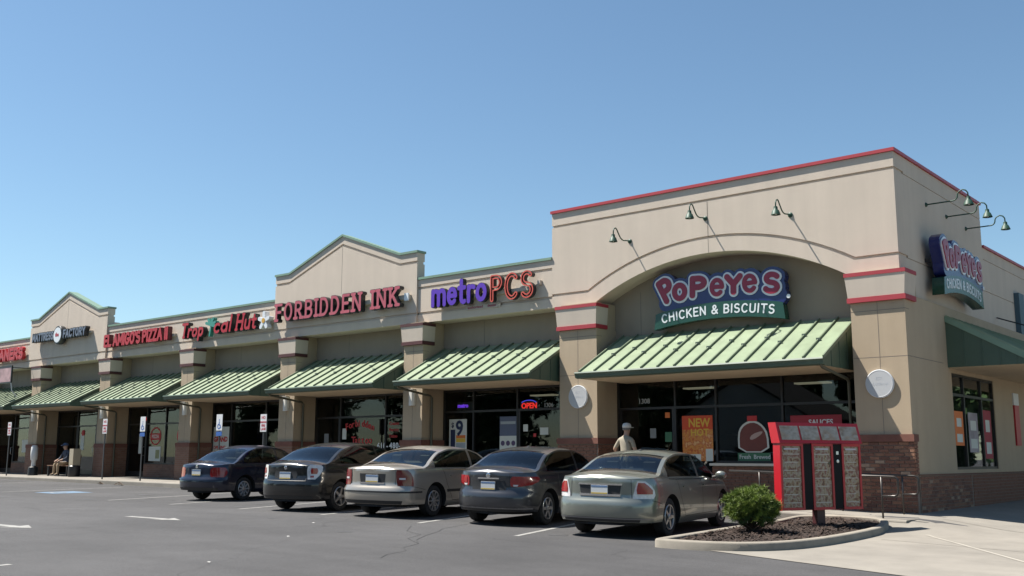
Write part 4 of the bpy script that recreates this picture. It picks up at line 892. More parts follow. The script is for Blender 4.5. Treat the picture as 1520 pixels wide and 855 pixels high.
class Car:
    def __init__(s, L, W, ro, wb, zc, zs, rg, ws, bp, paintm, R=0.315, rear_in=None, clear=0.2, a=0.5, p=3.0, belt=.035, tumble=.40, glassm=None, seat=SEATM, sw=None):
        s.L, s.hw, s.ro, s.wb, s.R, s.clear = L, W / 2, ro, wb, R, clear; s.zc, s.zs = pchip(zc), pchip(zs); s.rg, s.ws, s.bp = rg, ws, bp; s.m = paintm
        s.a, s.p, s.b, s.q = a, p, 0.95, 2.5; s.belt, s.tumble = belt, tumble; s.glass = glassm or CARGLASS; s.seat = seat
        s.rin = pchip(rear_in or [(.2, .12), (.29, .035), (.40, .005), (.50, 0), (.60, .008), (.635, .035), (.70, .05), (.9, .06), (1.1, .10)])
        s.sin = pchip([(0, .06), (.10, .018), (.3, .0), (.55, .0), (.78, .012), (.92, .032), (1, .06)])
        s.sw = sw or (rg[0] + .55, ws[1] - .28)
        # outline columns: rear centre -> right side -> front centre
        xs = sorted(set([round(v, 4) for v in frange(a, L - s.b, .07)] + list(rg) + list(ws) + [bp - .045, bp + .045, s.sw[0], s.sw[1]] +
             [ro + c * (R + .065) for c in (-1.0, -.97, -.9, -.8, -.66, -.5, -.33, -.16, 0, .16, .33, .5, .66, .8, .9, .97, 1.0)] + [ro + wb + c * (R + .065) for c in (-1.0, -.97, -.9, -.8, -.66, -.5, -.33, -.16, 0, .16, .33, .5, .66, .8, .9, .97, 1.0)] +
             [ro - R - .0652, ro + R + .0652, ro + wb - R - .0652, ro + wb + R + .0652]))
        xs = [x for x in xs if a <= x <= L - s.b]
        cols = []
        for i in range(15):
            ph = math.pi / 2 * (i / 15); cols.append((a * (1 - math.cos(ph) ** (2 / p)), s.hw * math.sin(ph) ** (2 / p)))
        cols += [(x, s.hw) for x in xs]
        for i in range(14, -1, -1):
            ph = math.pi / 2 * (i / 15); cols.append((L - s.b * (1 - math.cos(ph) ** (2 / s.q)), s.hw * math.sin(ph) ** (2 / s.q)))
        s.cols = np.array(cols)
        d = np.gradient(s.cols, axis=0); d /= np.linalg.norm(d, axis=1)[:, None] + 1e-9; s.nrm = np.stack([-d[:, 1], d[:, 0]], 1)   # outward (towards rear / right)
        s.nrm[0] = (-1, 0); s.nrm[-1] = (1, 0)
        # barrel: a little narrower towards both ends
        bar = 0.045 * ((s.cols[:, 0] - L / 2) / (L / 2)) ** 2; s.cols[:, 1] *= (1 - bar / s.hw)
        s.arc = np.concatenate([[0], np.cumsum(np.linalg.norm(np.diff(s.cols, axis=0), axis=1))])
    def at(s, a):
        x, y = np.interp(a, s.arc, s.cols[:, 0]), np.interp(a, s.arc, s.cols[:, 1]); nx, ny = np.interp(a, s.arc, s.nrm[:, 0]), np.interp(a, s.arc, s.nrm[:, 1])
        return x, y, nx, ny
    def a_of_x(s, x): return float(np.interp(x, s.cols[:, 0], s.arc))
    def zlow(s, x):
        for xw in (s.ro, s.ro + s.wb):
            d = abs(x - xw)
            if d <= s.R + .0651: return s.R + .0 + math.sqrt(max((s.R + .065) ** 2 - d * d, 0))
        z = s.clear + (0.07 if (x < s.ro - s.R) else 0) + (0.04 if x > s.ro + s.wb + s.R else 0)
        return z
    def low(s, a, z, off=0.0):
        x, y, nx, ny = s.at(a); zs = s.zs(x); q = (z - s.clear) / (zs - s.clear)
        side = s.sin(min(max(q, 0), 1)); rear = s.rin(z)
        if x < s.L / 2: k = smooth01((x - .02) / (s.a * 1.0)) ; ins = rear * (1 - k) + side * k
        else: k = smooth01((s.L - x) / .8); ins = (.10 * (1 - min(q / .35, 1)) + .16 * max(0, q - .35)) * (1 - k) + side * k
        ins -= off
        return np.array([x - nx * ins, max(y - ny * ins, 0.0), z])
    def build(s, name, label, cat, group, loc, head, bodyname='body'):
        K = len(s.cols); J = 13; V = []; body_f, glass_f = [], {}
        gl_faces = {'rear_window': [], 'windscreen': [], 'side_window_front': [], 'side_window_rear': []}
        # lower body grid
        low = np.zeros((J, K, 3))
        for k in range(K):
            x = s.cols[k, 0]; zt, zb = s.zs(x), s.zlow(x)
            for j in range(J): low[j, k] = s.low(s.arc[k], zb + (zt - zb) * j / (J - 1))
        # upper section
        fr = [.06, .30, .55, .80, .93]; UP = []
        for k in range(K):
            x = s.cols[k, 0]; y0, z0 = low[-1, k, 1], low[-1, k, 2]; xx = low[-1, k, 0]; zc = max(s.zc(x), z0 + .004); cr = .062; ze = max(z0, zc - cr)
            sc_ = min(1, (ze - z0) / .12); pts = [(y0, z0)]
            yb, zb = y0 - s.belt * sc_, z0 + .010 * sc_; yt = max(yb - s.tumble * (ze - zb) * sc_, 0.0) if y0 > .2 else y0
            pts.append((yb, zb))
            for f in fr:
                bow = .018 * math.sin(math.pi * f) * sc_; pts.append((yb + (yt - yb) * f + bow, zb + (ze - zb) * f))
            pts.append((yt, ze)); yi = max(yt - .07, yt * .85)
            for f in (1.0, .8, .55, .28, 0.0):
                y = yi * f; r = y / max(yt, 1e-3); pts.append((y, ze + (zc - ze) * (1 - r ** 2.2)))
            UP.append([(xx, p[0], p[1]) for p in pts])
        UP = np.array(UP); M = UP.shape[1]       # K x M x 3
        # assemble both halves (right side is -y)
        def vid(grid, sgn): 
            base = len(V)
            for r_ in grid.reshape(-1, 3): V.append((r_[0] - s.ro, sgn * r_[1], r_[2]))
            return base
        for sgn in (-1, 1):
            b0 = vid(low, sgn); b1 = vid(UP, sgn)
            for j in range(J - 1):
                for k in range(K - 1):
                    q = [b0 + j * K + k, b0 + j * K + k + 1, b0 + (j + 1) * K + k + 1, b0 + (j + 1) * K + k]; body_f.append(q if sgn < 0 else q[::-1])
            for k in range(K - 1):
                xa, xb = s.cols[k, 0], s.cols[k + 1, 0]; xm = (xa + xb) / 2
                for i in range(M - 1):
                    q = [b1 + k * M + i, b1 + (k + 1) * M + i, b1 + (k + 1) * M + i + 1, b1 + k * M + i + 1]
                    if sgn > 0: q = q[::-1]
                    ha = UP[k, 7, 2] - UP[k, 1, 2]; hb = UP[k + 1, 7, 2] - UP[k + 1, 1, 2]; tgt = body_f
                    if 2 <= i <= 5 and ha > .14 and hb > .14 and s.sw[0] <= xm <= s.sw[1] and abs(xm - s.bp) > .045:
                        tgt = gl_faces['side_window_rear' if xm < s.bp else 'side_window_front']; q = (q, sgn); tgt.append(q); continue
                    if i >= 8 and s.rg[0] <= xm <= s.rg[1]: gl_faces['rear_window'].append((q, 0)); continue
                    if i >= 8 and s.ws[0] <= xm <= s.ws[1]: gl_faces['windscreen'].append((q, 0)); continue
                    tgt.append(q)
        root = empty(name, loc); root.rotation_euler = head; tag(root, label, cat, group)
        def sub(n, faces, m, par, sm=True, sharp=None):
            used = sorted({i for f in faces for i in f}); mp = {u: i for i, u in enumerate(used)}
            return obj(n, [V[u] for u in used], [tuple(mp[i] for i in f) for f in faces], m, par, sm, sharp)
        bo = sub(bodyname, body_f, s.m, root, True, 38)
        me = bo.data; bm = bmesh.new(); bm.from_mesh(me); bmesh.ops.remove_doubles(bm, verts=bm.verts, dist=0.0012); bmesh.ops.recalc_face_normals(bm, faces=bm.faces)
        bm.to_mesh(me); bm.free(); me.set_sharp_from_angle(angle=RAD(38))
        for n_ in ('rear_window', 'windscreen'):
            if gl_faces[n_]: sub(n_, [f for f, _ in gl_faces[n_]], s.glass if n_ == 'windscreen' else (s.glass), root)
        for n_ in ('side_window_front', 'side_window_rear'):
            for sg in (-1, 1):
                ff = [f for f, g_ in gl_faces[n_] if g_ == sg]
                if ff: sub('side_window', ff, s.glass, root)
        # underbody with wheel wells
        uv, uf = [], []
        for k in range(K):
            x = low[0, k, 0] - s.ro; y = low[0, k, 1]; z = low[0, k, 2]; yi = max(y - .24, 0)
            for sgn in (-1, 1): uv += [(x, sgn * (y - .002 if y > .01 else 0), z + .001), (x, sgn * yi, z), (x, sgn * yi, s.clear + .02), (x, 0, s.clear + .02)]
        for k in range(K - 1):
            for h in (0, 4):
                for i in range(3): uf.append((8 * k + h + i, 8 * k + h + i + 1, 8 * (k + 1) + h + i + 1, 8 * (k + 1) + h + i))
        obj('underbody', uv, uf, UNDER, root)
        # cabin tub, seats, dashboard
        x0, x1 = s.rg[0] + .15 - s.ro, s.ws[1] - .1 - s.ro; hw = s.hw - .13
        t = MB(); t.box(x0, x1, -hw, hw, s.clear + .05, .52); t.build('cabin_floor', UNDER, root)
        t = MB(); t.box(s.rg[0] + .02 - s.ro, s.rg[1] - .25 - s.ro, -hw + .1, hw - .1, .80, s.zs(s.rg[0]) - .03); t.build('parcel_shelf', s.seat, root)
        xf = s.bp + .25 - s.ro; xr_ = s.rg[1] + .14 - s.ro
        for (xs_, ys_, w_) in ((xf, -.36, .24), (xf, .36, .24), (xr_, 0, .62)):
            m_ = MB(); m_.prism([(xs_, .5), (xs_ - .20, 1.08), (xs_ - .10, 1.12), (xs_ + .14, .55)], 'y', ys_ - w_, ys_ + w_); so = m_.build('seat', s.seat, root)
            for yy in ((ys_,) if w_ < .4 else (-.36, .36)):
                m_ = MB(); m_.prism([(xs_ - .25, 1.10), (xs_ - .26, 1.23), (xs_ - .19, 1.25), (xs_ - .13, 1.11)], 'y', yy - .11, yy + .11); m_.build('headrest', s.seat, so)
        t = MB(); t.box(s.ws[0] - .12 - s.ro, s.ws[1] - .05 - s.ro, -hw, hw, .6, s.zs(s.ws[1]) - .02); t.build('dashboard', UNDER, root)
        # wheels
        s.root = root
        return root
    def patch(s, name, rows, material, parent, off=0.008, n=10, both=True):
        """a raised patch on the lower body; rows: list of (z, a0, a1) from bottom to top; mirrored to the left too"""
        objs = []
        for sgn in ((-1, 1) if both else (0,)):
            v, f = [], []; R_ = len(rows)
            for (z, a0, a1) in rows:
                for i in range(n + 1):
                    a = a0 + (a1 - a0) * i / n; p = s.low(abs(a), z, off); sg = sgn if sgn else (1 if a < 0 else -1)
                    v.append((p[0] - s.ro, sg * p[1], p[2]))
            N = len(v)
            for (z, a0, a1) in rows:
                for i in range(n + 1):
                    a = a0 + (a1 - a0) * i / n; p = s.low(abs(a), z, -.006); sg = sgn if sgn else (1 if a < 0 else -1)
                    v.append((p[0] - s.ro, sg * p[1], p[2]))
            for r in range(R_ - 1):
                for i in range(n): f.append((r * (n + 1) + i, r * (n + 1) + i + 1, (r + 1) * (n + 1) + i + 1, (r + 1) * (n + 1) + i))
            ring = [i for i in range(n + 1)] + [r * (n + 1) + n for r in range(1, R_)] + [(R_ - 1) * (n + 1) + i for i in range(n - 1, -1, -1)] + [r * (n + 1) for r in range(R_ - 2, 0, -1)]
            for i in range(len(ring)): a_, b_ = ring[i], ring[(i + 1) % len(ring)]; f.append((a_, a_ + N, b_ + N, b_))
            if sgn > 0: f = [q[::-1] for q in f]
            objs.append(obj(name, v, f, material, parent, True, 40))
        return objs
    def line(s, name, pts, w, material, parent, off=.0025, both=True):
        """a narrow strip (shut line or moulding) along points (a, z)"""
        P = []
        for (a0, z0), (a1, z1) in zip(pts, pts[1:]):
            n = max(2, int(math.hypot(a1 - a0, z1 - z0) / .05)); P += [(a0 + (a1 - a0) * i / n, z0 + (z1 - z0) * i / n) for i in range(n)]
        P.append(pts[-1])
        for sgn in ((-1, 1) if both else (0,)):
            v, f = [], []
            for i, (a, z) in enumerate(P):
                b = P[min(i + 1, len(P) - 1)]; c = P[max(i - 1, 0)]; d = math.hypot(b[0] - c[0], b[1] - c[1]) + 1e-9; na, nz = -(b[1] - c[1]) / d, (b[0] - c[0]) / d
                for k in (-.5, .5):
                    aa = a + na * w * k; p = s.low(abs(aa), z + nz * w * k, off); sg = sgn if sgn else (1 if aa < 0 else -1); v.append((p[0] - s.ro, sg * p[1], p[2]))
            for i in range(len(P) - 1): f.append((2 * i, 2 * i + 2, 2 * i + 3, 2 * i + 1))
            obj(name, v, f, material, parent)
    def wheels(s, root, spokes, cover=None, width=.20, inset=.02):
        for xw in (0, s.wb):
            for sgn in (-1, 1):
                w = empty('wheel', (xw, sgn * (s.hw - inset - .045), s.R), 0, root); R = s.R; ax = (0, sgn, 0); rr = R * .665
                MB().lathe([(rr, -width), (R * .93, -width), (R, -width * .82), (R, -.035), (R * .975, -.012), (R * .90, .0), (rr + .02, -.004), (rr, -.02), (rr - .012, -.05)], (0, 0, 0), ax, 32, False).build('tyre', RUBBER, w, True, 40)
                MB().lathe([(rr + .003, -.004), (rr - .006, .004), (rr - .022, .0), (rr - .030, -.03), (rr - .035, -.08)], (0, 0, 0), ax, 32, False).build('rim', ALLOY, w, True, 40)
                MB().lathe([(.0, -.071), (rr - .03, -.07), (rr - .03, -.09), (0, -.09)], (0, 0, 0), ax, 24).build('brake_disc', DISCM, w)
                pts = []; ns = spokes
                for i in range(ns):
                    a = 2 * math.pi * i / ns
                    for (r, da) in ((.07, -.5 * math.pi / ns * 1.5), (rr - .026, -.062 * 5 / ns * (1 if ns < 8 else 1.6)), (rr - .026, .062 * 5 / ns * (1 if ns < 8 else 1.6)), (.07, .5 * math.pi / ns * 1.5)):
                        wv = 0.20 if ns == 5 else 0.0
                        aa = a + da * (1.0 if r < .1 else (2.6 if cover == 'wide' else 1.8)); pts.append((r * math.cos(aa), r * math.sin(aa)))
                MB().prism(pts, 'y', sgn * -.055, sgn * -.002).build('spokes', ALLOY if cover != 'grey' else COVER, w)
                MB().lathe([(.06, -.03), (.06, .004), (.045, .012), (0, .014)], (0, 0, 0), ax, 16).build('hub_cap', ALLOY, w, True, 40)
    def plate(s, root, z, h=.0, w=.152, chrome_bar=False):
        p = s.low(0.0, z, .012); x = p[0] - s.ro
        pl = MB().box(x - .012, x + .01, -w, w, z - .076, z + .076).build('licence_plate', PLATE_W, root)
        MB().box(x - .0145, x - .0121, -w + .004, w - .004, z + .044, z + .070).build('plate_band', PLATE_B, pl); MB().box(x - .0145, x - .0121, -w + .004, w - .004, z - .070, z - .046).build('plate_band', PLATE_Y, pl)
        return pl
    def mirror(s, root):
        for sgn in (-1, 1):
            x, y, z = s.ws[0] + .30 - s.ro, s.hw - .02, s.zs(s.ws[0]) + .06
            mb = MB(); mb.lathe([(.0, 0), (.055, .006), (.085, .03), (.09, .06), (.07, .10), (.0, .13)], (x, sgn * (y + .115), z), (1, 0, 0), 14)
            mb.v = [(p[0], sgn * (y + .115) + (p[1] - sgn * (y + .115)) * 1.25, z + (p[2] - z) * .85) for p in mb.v]; mo = mb.build('wing_mirror', s.m, root, True)
            MB().tube([(x + .05, sgn * (y - .06), z - .04), (x + .05, sgn * (y + .06), z - .02)], .022, 6).build('mirror_arm', TRIMB, mo)
    def common(s, root, seam=TRIMB, strip=None, handle_z=None, belt=TRIMB):
        # shut lines of the doors, sills, trunk
        g = .009
        for xd, lean in ((s.bp, .0), (s.ws[0] + .42, .02)):
            a = s.a_of_x(xd); s.line('door_gap', [(a, s.clear + .12), (a - lean, s.zs(xd) - .012)], g, seam, root)
        xr = s.ro + s.R + .085; s.line('door_gap', [(s.a_of_x(xr + .22), s.clear + .12), (s.a_of_x(xr + .16), .42), (s.a_of_x(xr + .0), .66), (s.a_of_x(xr - .10), s.zs(xr) - .012)], g, seam, root)
        s.line('door_gap', [(s.a_of_x(xr + .22), s.clear + .12), (s.a_of_x(s.ws[0] + .42), s.clear + .12)], g, seam, root)
        hz = handle_z or (s.zs(s.bp) - .12)
        for xh in (s.bp + .12, s.bp - .10 - .75 * 0 - (s.bp - xr) * .72):
            a = s.a_of_x(xh); s.patch('door_handle', [(hz - .012, a - .085, a + .085), (hz + .014, a - .09, a + .09)], s.m, root, off=.03, n=4)
        s.line('bumper_gap', [(.66, .645), (.95, .635), (s.a_of_x(s.ro - s.R - .075), .56)], .008, seam, root)
        s.patch('rear_valance', [(.275, -.72, .72), (.345, -.74, .74)], TRIMB, root, off=.003, n=24, both=False)
        xa, xb = s.a_of_x(s.sw[0] - .05), s.a_of_x(s.sw[1] + .05); zz = s.zs((s.sw[0] + s.sw[1]) / 2)
        s.line('belt_trim', [(xa + (xb - xa) * i / 8, s.zs(s.sw[0] - .05 + (s.sw[1] - s.sw[0] + .1) * i / 8) - .010) for i in range(9)], .014, belt, root)
        if strip: s.patch('side_moulding', [(strip - .028, s.a_of_x(s.ro + s.R + .10), s.a_of_x(s.ro + s.wb - s.R - .10)), (strip + .028, s.a_of_x(s.ro + s.R + .09), s.a_of_x(s.ro + s.wb - s.R - .10))], TRIMB, root, off=.012, n=20)
        s.wheels_done = True
COVER = mat('wheel_cover_grey', (0.30, 0.30, 0.305), 0.5)
HEADC = RAD(11)
def car_rot(x, y, h, wb=2.7):
    fx, fy = -math.sin(h), math.cos(h); dz = G(x + fx * wb, y + fy * wb) - G(x, y)
    lx, ly = -math.cos(h), -math.sin(h); dr = (G(x + lx * .75, y + ly * .75) - G(x - lx * .75, y - ly * .75)) / 1.5
    return (math.atan(dr), -math.atan(dz / wb), math.pi / 2 + h)
def spot(x, y, z=None): return (x, y, G(x, y) + .002)

# 1 navy compact sedan on the left
c = Car(4.38, 1.735, 0.98, 2.51, [(0, .93), (.05, .975), (.50, 1.0), (.62, 1.03), (1.30, 1.355), (1.75, 1.445), (2.2, 1.45), (2.6, 1.40), (3.35, .985), (4.1, .82), (4.38, .62)],
        [(0, .91), (.5, .955), (1.2, .95), (2.6, .92), (3.5, .86), (4.38, .60)], (.60, 1.32), (2.62, 3.33), 2.28, paint('navy_car_paint', (0.006, 0.009, 0.026), .35), R=.305, p=2.7,
        rear_in=[(.2, .14), (.28, .05), (.38, .008), (.50, 0), (.575, .004), (.60, .045), (.62, .055), (.88, .07), (1.0, .11)], sw=(1.0, 3.05))
r = c.build('parked_car', 'dark navy compact sedan with round red tail lamps, farthest from the restaurant', 'car', 'cars parked in front of the shops', spot(-16.35, -5.75), car_rot(-16.35, -5.75, HEADC))
c.patch('tail_lamp', [(.615, .50, .86), (.66, .47, .93), (.74, .465, .96), (.82, .475, .95), (.865, .53, .90)], LENS_R, r)
c.patch('bumper_strip', [(.545, -.9, .9), (.585, -.92, .92)], c.m, r, off=.022, n=40, both=False)
c.line('trunk_gap', [(-.46, .88), (-.46, .63), (.46, .63), (.46, .88)], .008, TRIMB, r, both=False)
c.plate(r, .73); c.mirror(r); c.common(r, strip=.55); c.wheels(r, 9, 'grey'); 
MB().lathe([(0, 0), (.045, .002), (.045, .012), (0, .014)], tuple(np.array(c.low(0, .885, .0)) - np.array((c.ro, 0, 0))), (-1, 0, 0), 16).build('badge', CHROME, r)
# 2 black sedan
c = Car(4.57, 1.79, 0.94, 2.685, [(0, .995), (.05, 1.05), (.42, 1.08), (.55, 1.11), (1.25, 1.42), (1.8, 1.505), (2.3, 1.505), (2.75, 1.43), (3.6, 1.03), (4.3, .86), (4.57, .64)],
        [(0, .98), (.5, 1.02), (1.2, 1.01), (2.6, .97), (3.6, .90), (4.57, .62)], (.53, 1.28), (2.8, 3.58), 2.38, paint('black_car_paint', (0.006, 0.006, 0.007), .3), R=.32, p=2.7,
        rear_in=[(.2, .14), (.29, .05), (.42, .008), (.56, 0), (.66, .012), (.70, .045), (.80, .06), (.98, .06), (1.1, .10)], sw=(.98, 3.22), glassm=CARGLASS_D)
r = c.build('parked_car', 'black sedan with large clear tail lamps parked beside the beige sedan', 'car', 'cars parked in front of the shops', spot(-11.0, -7.05), car_rot(-11.0, -7.05, HEADC))
LB = [(.70, .60, .78), (.78, .585, .87), (.88, .575, .95), (.97, .59, .97), (1.005, .64, .93)]
for q in c.patch('tail_lamp', LB, LENS_C, r): pass
c.patch('tail_lamp_bulb', [(.82, .68, .82), (.88, .665, .84), (.94, .68, .82)], LENS_R, r, off=.016, n=6); c.patch('tail_lamp_bulb', [(.74, .66, .74), (.78, .66, .75)], LENS_R, r, off=.016, n=4)
c.patch('plate_recess', [(.70, -.30, .30), (.80, -.33, .33), (.865, -.30, .30)], TRIMB, r, off=.003, n=16, both=False)
c.line('trunk_gap', [(-.56, 1.0), (-.56, .67), (.56, .67), (.56, 1.0)], .009, TRIMB, r, both=False)
c.plate(r, .775); c.mirror(r); c.common(r); c.wheels(r, 5)
p = c.low(0, .94, .002); MB().lathe([(.035, 0), (.04, .008), (.03, .012)], (p[0] - c.ro, 0, .945), (-1, 0, 0), 16).build('badge', CHROME, r)
MB().tube([(.75, 0, 1.46), (.62, 0, 1.60)], [.008, .003], 5).build('aerial', TRIMB, r)
# 3 beige sedan
c = Car(4.82, 1.83, 1.08, 2.79, [(0, .975), (.06, 1.03), (.68, 1.05), (.80, 1.075), (1.50, 1.37), (2.0, 1.445), (2.6, 1.44), (3.0, 1.37), (3.8, .985), (4.55, .84), (4.82, .64)],
        [(0, .965), (.6, .985), (1.4, .97), (2.8, .94), (3.8, .88), (4.82, .62)], (.78, 1.52), (3.0, 3.78), 2.62, paint('beige_car_paint', (0.37, 0.335, 0.285), .55, .3), R=.32, p=3.0,
        rear_in=[(.2, .14), (.28, .05), (.38, .008), (.50, .0), (.60, .003), (.625, .06), (.66, .075), (.95, .07), (1.05, .11)], sw=(1.15, 3.45), seat=SEATG)
r = c.build('parked_car', 'champagne beige sedan with tall red corner tail lamps', 'car', 'cars parked in front of the shops', spot(-8.37, -6.80), car_rot(-8.37, -6.8, HEADC))
c.patch('tail_lamp', [(.64, .62, .99), (.72, .60, .985), (.82, .585, .97), (.90, .58, .93), (.955, .60, .84)], LENS_DR, r, off=.012)
c.patch('tail_lamp_lens', [(.765, .66, .80), (.80, .655, .80)], LENS_C, r, off=.018, n=6)
c.patch('plate_recess', [(.685, -.30, .30), (.78, -.32, .32), (.875, -.33, .33)], TRIMB, r, off=.003, n=16, both=False)
c.patch('plate_trim', [(.672, -.31, .31), (.700, -.31, .31)], CHROME, r, off=.018, n=12, both=False)
c.line('trunk_gap', [(-.57, .97), (-.57, .64), (.57, .64), (.57, .97)], .009, TRIMB, r, both=False)
c.patch('bumper_strip', [(.50, -1.25, 1.25), (.535, -1.25, 1.25)], TRIMB, r, off=.005, n=40, both=False)
c.plate(r, .775); c.mirror(r); c.common(r, strip=.52, belt=CHROME); c.wheels(r, 10)
# 4 charcoal sedan
c = Car(4.505, 1.775, 0.95, 2.65, [(0, .99), (.05, 1.045), (.46, 1.075), (.58, 1.10), (1.28, 1.40), (1.8, 1.478), (2.3, 1.475), (2.75, 1.40), (3.55, 1.0), (4.25, .84), (4.505, .62)],
        [(0, .975), (.5, 1.005), (1.2, .99), (2.6, .95), (3.5, .88), (4.505, .60)], (.56, 1.30), (2.78, 3.53), 2.34, paint('charcoal_car_paint', (0.055, 0.056, 0.062), .6, .3), R=.315, p=2.5, a=.6,
        rear_in=[(.2, .14), (.29, .05), (.36, .01), (.50, 0), (.60, .004), (.64, .05), (.70, .07), (.95, .065), (1.05, .11)], sw=(.98, 3.2), glassm=CARGLASS_D)
r = c.build('parked_car', 'charcoal grey sedan with swept red tail lamps next to the silver-green sedan', 'car', 'cars parked in front of the shops', spot(-5.58, -6.50), car_rot(-5.58, -6.5, HEADC))
c.patch('tail_lamp', [(.735, .50, .66), (.77, .475, .92), (.83, .47, 1.10), (.89, .48, 1.15), (.925, .52, 1.10)], LENS_R, r, off=.012, n=14)
for q in c.patch('tail_lamp_lens', [(.79, .535, .63), (.845, .525, .645), (.89, .535, .63)], LENS_R, r, off=.02, n=6): pass
c.patch('reverse_lens', [(.742, .54, .62), (.772, .53, .64)], LENS_C, r, off=.018, n=6)
c.patch('plate_recess', [(.655, -.37, .37), (.74, -.40, .40), (.84, -.36, .36)], TRIMB, r, off=.003, n=16, both=False)
c.patch('chrome_bar', [(.868, -.24, .24), (.892, -.23, .23)], CHROME, r, off=.016, n=12, both=False)
c.line('trunk_gap', [(-.46, .99), (-.44, .645), (.44, .645), (.46, .99)], .009, TRIMB, r, both=False)
c.line('bumper_crease', [(-.95, .335), (.95, .335)], .03, mat('silver_trim', (.22, .22, .23), .35, metal=.7), r, both=False)
c.plate(r, .745); c.mirror(r); c.common(r); c.wheels(r, 6, 'wide')
p = c.low(0, .93, .002); MB().lathe([(.04, 0), (.048, .008), (.036, .012)], (p[0] - c.ro, 0, .93), (-1, 0, 0), 16).build('badge', CHROME, r)
MB().lathe([(.05, 0), (.045, .02), (.0, .035)], (.72, 0, 1.455), (0, 0, 1), 10).build('aerial', TRIMB, r)
# 5 silver-green sedan
c = Car(4.83, 1.83, 1.07, 2.73, [(0, .985), (.05, 1.045), (.60, 1.075), (.72, 1.10), (1.45, 1.385), (1.98, 1.452), (2.5, 1.45), (2.95, 1.375), (3.75, 1.0), (4.5, .85), (4.83, .63)],
        [(0, .97), (.6, .99), (1.4, .97), (2.8, .94), (3.7, .88), (4.83, .61)], (.70, 1.47), (2.98, 3.73), 2.58, paint('sage_silver_car_paint', (0.225, 0.235, 0.205), .6, .3), R=.325, p=2.8,
        rear_in=[(.2, .14), (.27, .05), (.36, .01), (.48, .0), (.60, .003), (.645, .05), (.68, .065), (.95, .065), (1.05, .11)], sw=(1.1, 3.4))
r = c.build('parked_car', 'silver-green sedan with triangular tail lamps beside the planted island', 'car', 'cars parked in front of the shops', spot(-2.68, -6.85), car_rot(-2.68, -6.85, RAD(10)))
c.patch('tail_lamp', [(.66, .60, 1.00), (.72, .61, 1.05), (.80, .635, 1.03), (.88, .66, .95), (.945, .69, .84)], LENS_C, r, off=.010, n=12)
c.patch('tail_lamp_lens', [(.735, .68, .98), (.80, .67, .985), (.87, .685, .90), (.92, .70, .82)], LENS_R, r, off=.017, n=10)
c.patch('plate_recess', [(.70, -.36, .36), (.79, -.38, .38), (.875, -.39, .39)], TRIMB, r, off=.003, n=16, both=False)
c.patch('chrome_bar', [(.69, -.38, .38), (.725, -.385, .385)], CHROME, r, off=.018, n=14, both=False)
c.patch('chrome_bar', [(.872, -.41, .41), (.892, -.41, .41)], CHROME, r, off=.016, n=14, both=False)
c.line('trunk_gap', [(-.57, .985), (-.585, .645), (.585, .645), (.57, .985)], .009, TRIMB, r, both=False)
c.line('bumper_crease', [(-1.0, .33), (1.0, .33)], .02, mat('silver_trim', (.22, .22, .23), .35, metal=.7), r, both=False)
c.plate(r, .795); c.mirror(r); c.common(r, belt=CHROME); c.wheels(r, 5)
MB().lathe([(.05, 0), (.045, .02), (.0, .035)], (.75, 0, 1.432), (0, 0, 1), 10).build('aerial', TRIMB, r)
# ------------------------------------------------------------ lamps and fittings on the walls
LAMPG = mat('lamp_dark_green_enamel', (0.014, 0.055, 0.034), 0.55); BULB = mat('lamp_bulb_glass', (0.7, 0.7, 0.68), 0.2)
def lamp_shade(root, p, r=.11):
    MB().lathe([(.028, .20), (.045, .19), (.05, .12), (.075, .10), (r, .0), (r - .012, -.003), (.06, .085), (.03, .1)], p, (0, 0, 1), 20).build('lamp_shade', LAMPG, root, True, 50)
    MB().lathe([(.0, -.0), (.03, .015), (.035, .05), (.02, .08)], p, (0, 0, 1), 12).build('bulb', BULB, root, True)
for (x, z, lb) in ((-6.96, 6.47, 'green gooseneck wall lamp over the arch, nearest the phone shop'), (-4.71, 6.75, 'green gooseneck wall lamp above the crown of the arch'), (-2.46, 6.50, 'green gooseneck wall lamp over the arch, nearest the corner')):
    r = empty('wall_lamp', (x, 0, z)); tag(r, lb, 'lamp', 'gooseneck lamps over the arch')
    MB().lathe([(.062, 0), (.062, .012), (.03, .035)], (0, -.001, 0), (0, -1, 0), 16).build('wall_plate', LAMPG, r, True, 40)
    path = [(0, 0, 0), (0, -.12, -.005), (0, -.30, -.03)] + [(0, -.30 - .16 * math.sin(t) * .6 - .10 * t / 1.6, -.03 + .10 * (1 - math.cos(t))) for t in (.5, 1.0, 1.5)] + [(0, -.55 - .10 * (1 - math.cos(t)) - .02, .11 + .13 * math.sin(t)) for t in (.5, 1.0, 1.57, 2.2, 2.8)] + [(0, -.775, .04)]
    MB().tube(path, .016, 8).build('gooseneck_arm', LAMPG, r, True); lamp_shade(r, (0, -.775, -.14))
for (y, z, lb) in ((2.04, 6.75, 'green lamp on a long arm on the side wall, nearest the corner'), (3.52, 6.73, 'middle one of three long armed green lamps on the side wall'), (5.08, 6.70, 'green lamp on a long arm on the side wall, farthest from the corner')):
    r = empty('wall_lamp', (0, y, z)); tag(r, lb, 'lamp', 'long armed lamps on the side wall')
    MB().lathe([(.055, 0), (.055, .012), (.03, .04)], (.001, 0, 0), (1, 0, 0), 16).build('wall_plate', LAMPG, r, True, 40)
    path = [(0, 0, 0), (.45, 0, 0), (.62, 0, 0)] + [(.62 + .10 * math.sin(t), 0, .10 * (1 - math.cos(t))) for t in (.5, 1.0, 1.4)] + [(.84 - .12 * math.cos(t), 0, .10 + .13 * math.sin(t)) for t in (.3, .8, 1.57, 2.2, 2.8)] + [(.96, 0, .04)]
    MB().tube(path, .016, 8).build('gooseneck_arm', LAMPG, r, True); lamp_shade(r, (.96, 0, -.15), .115)
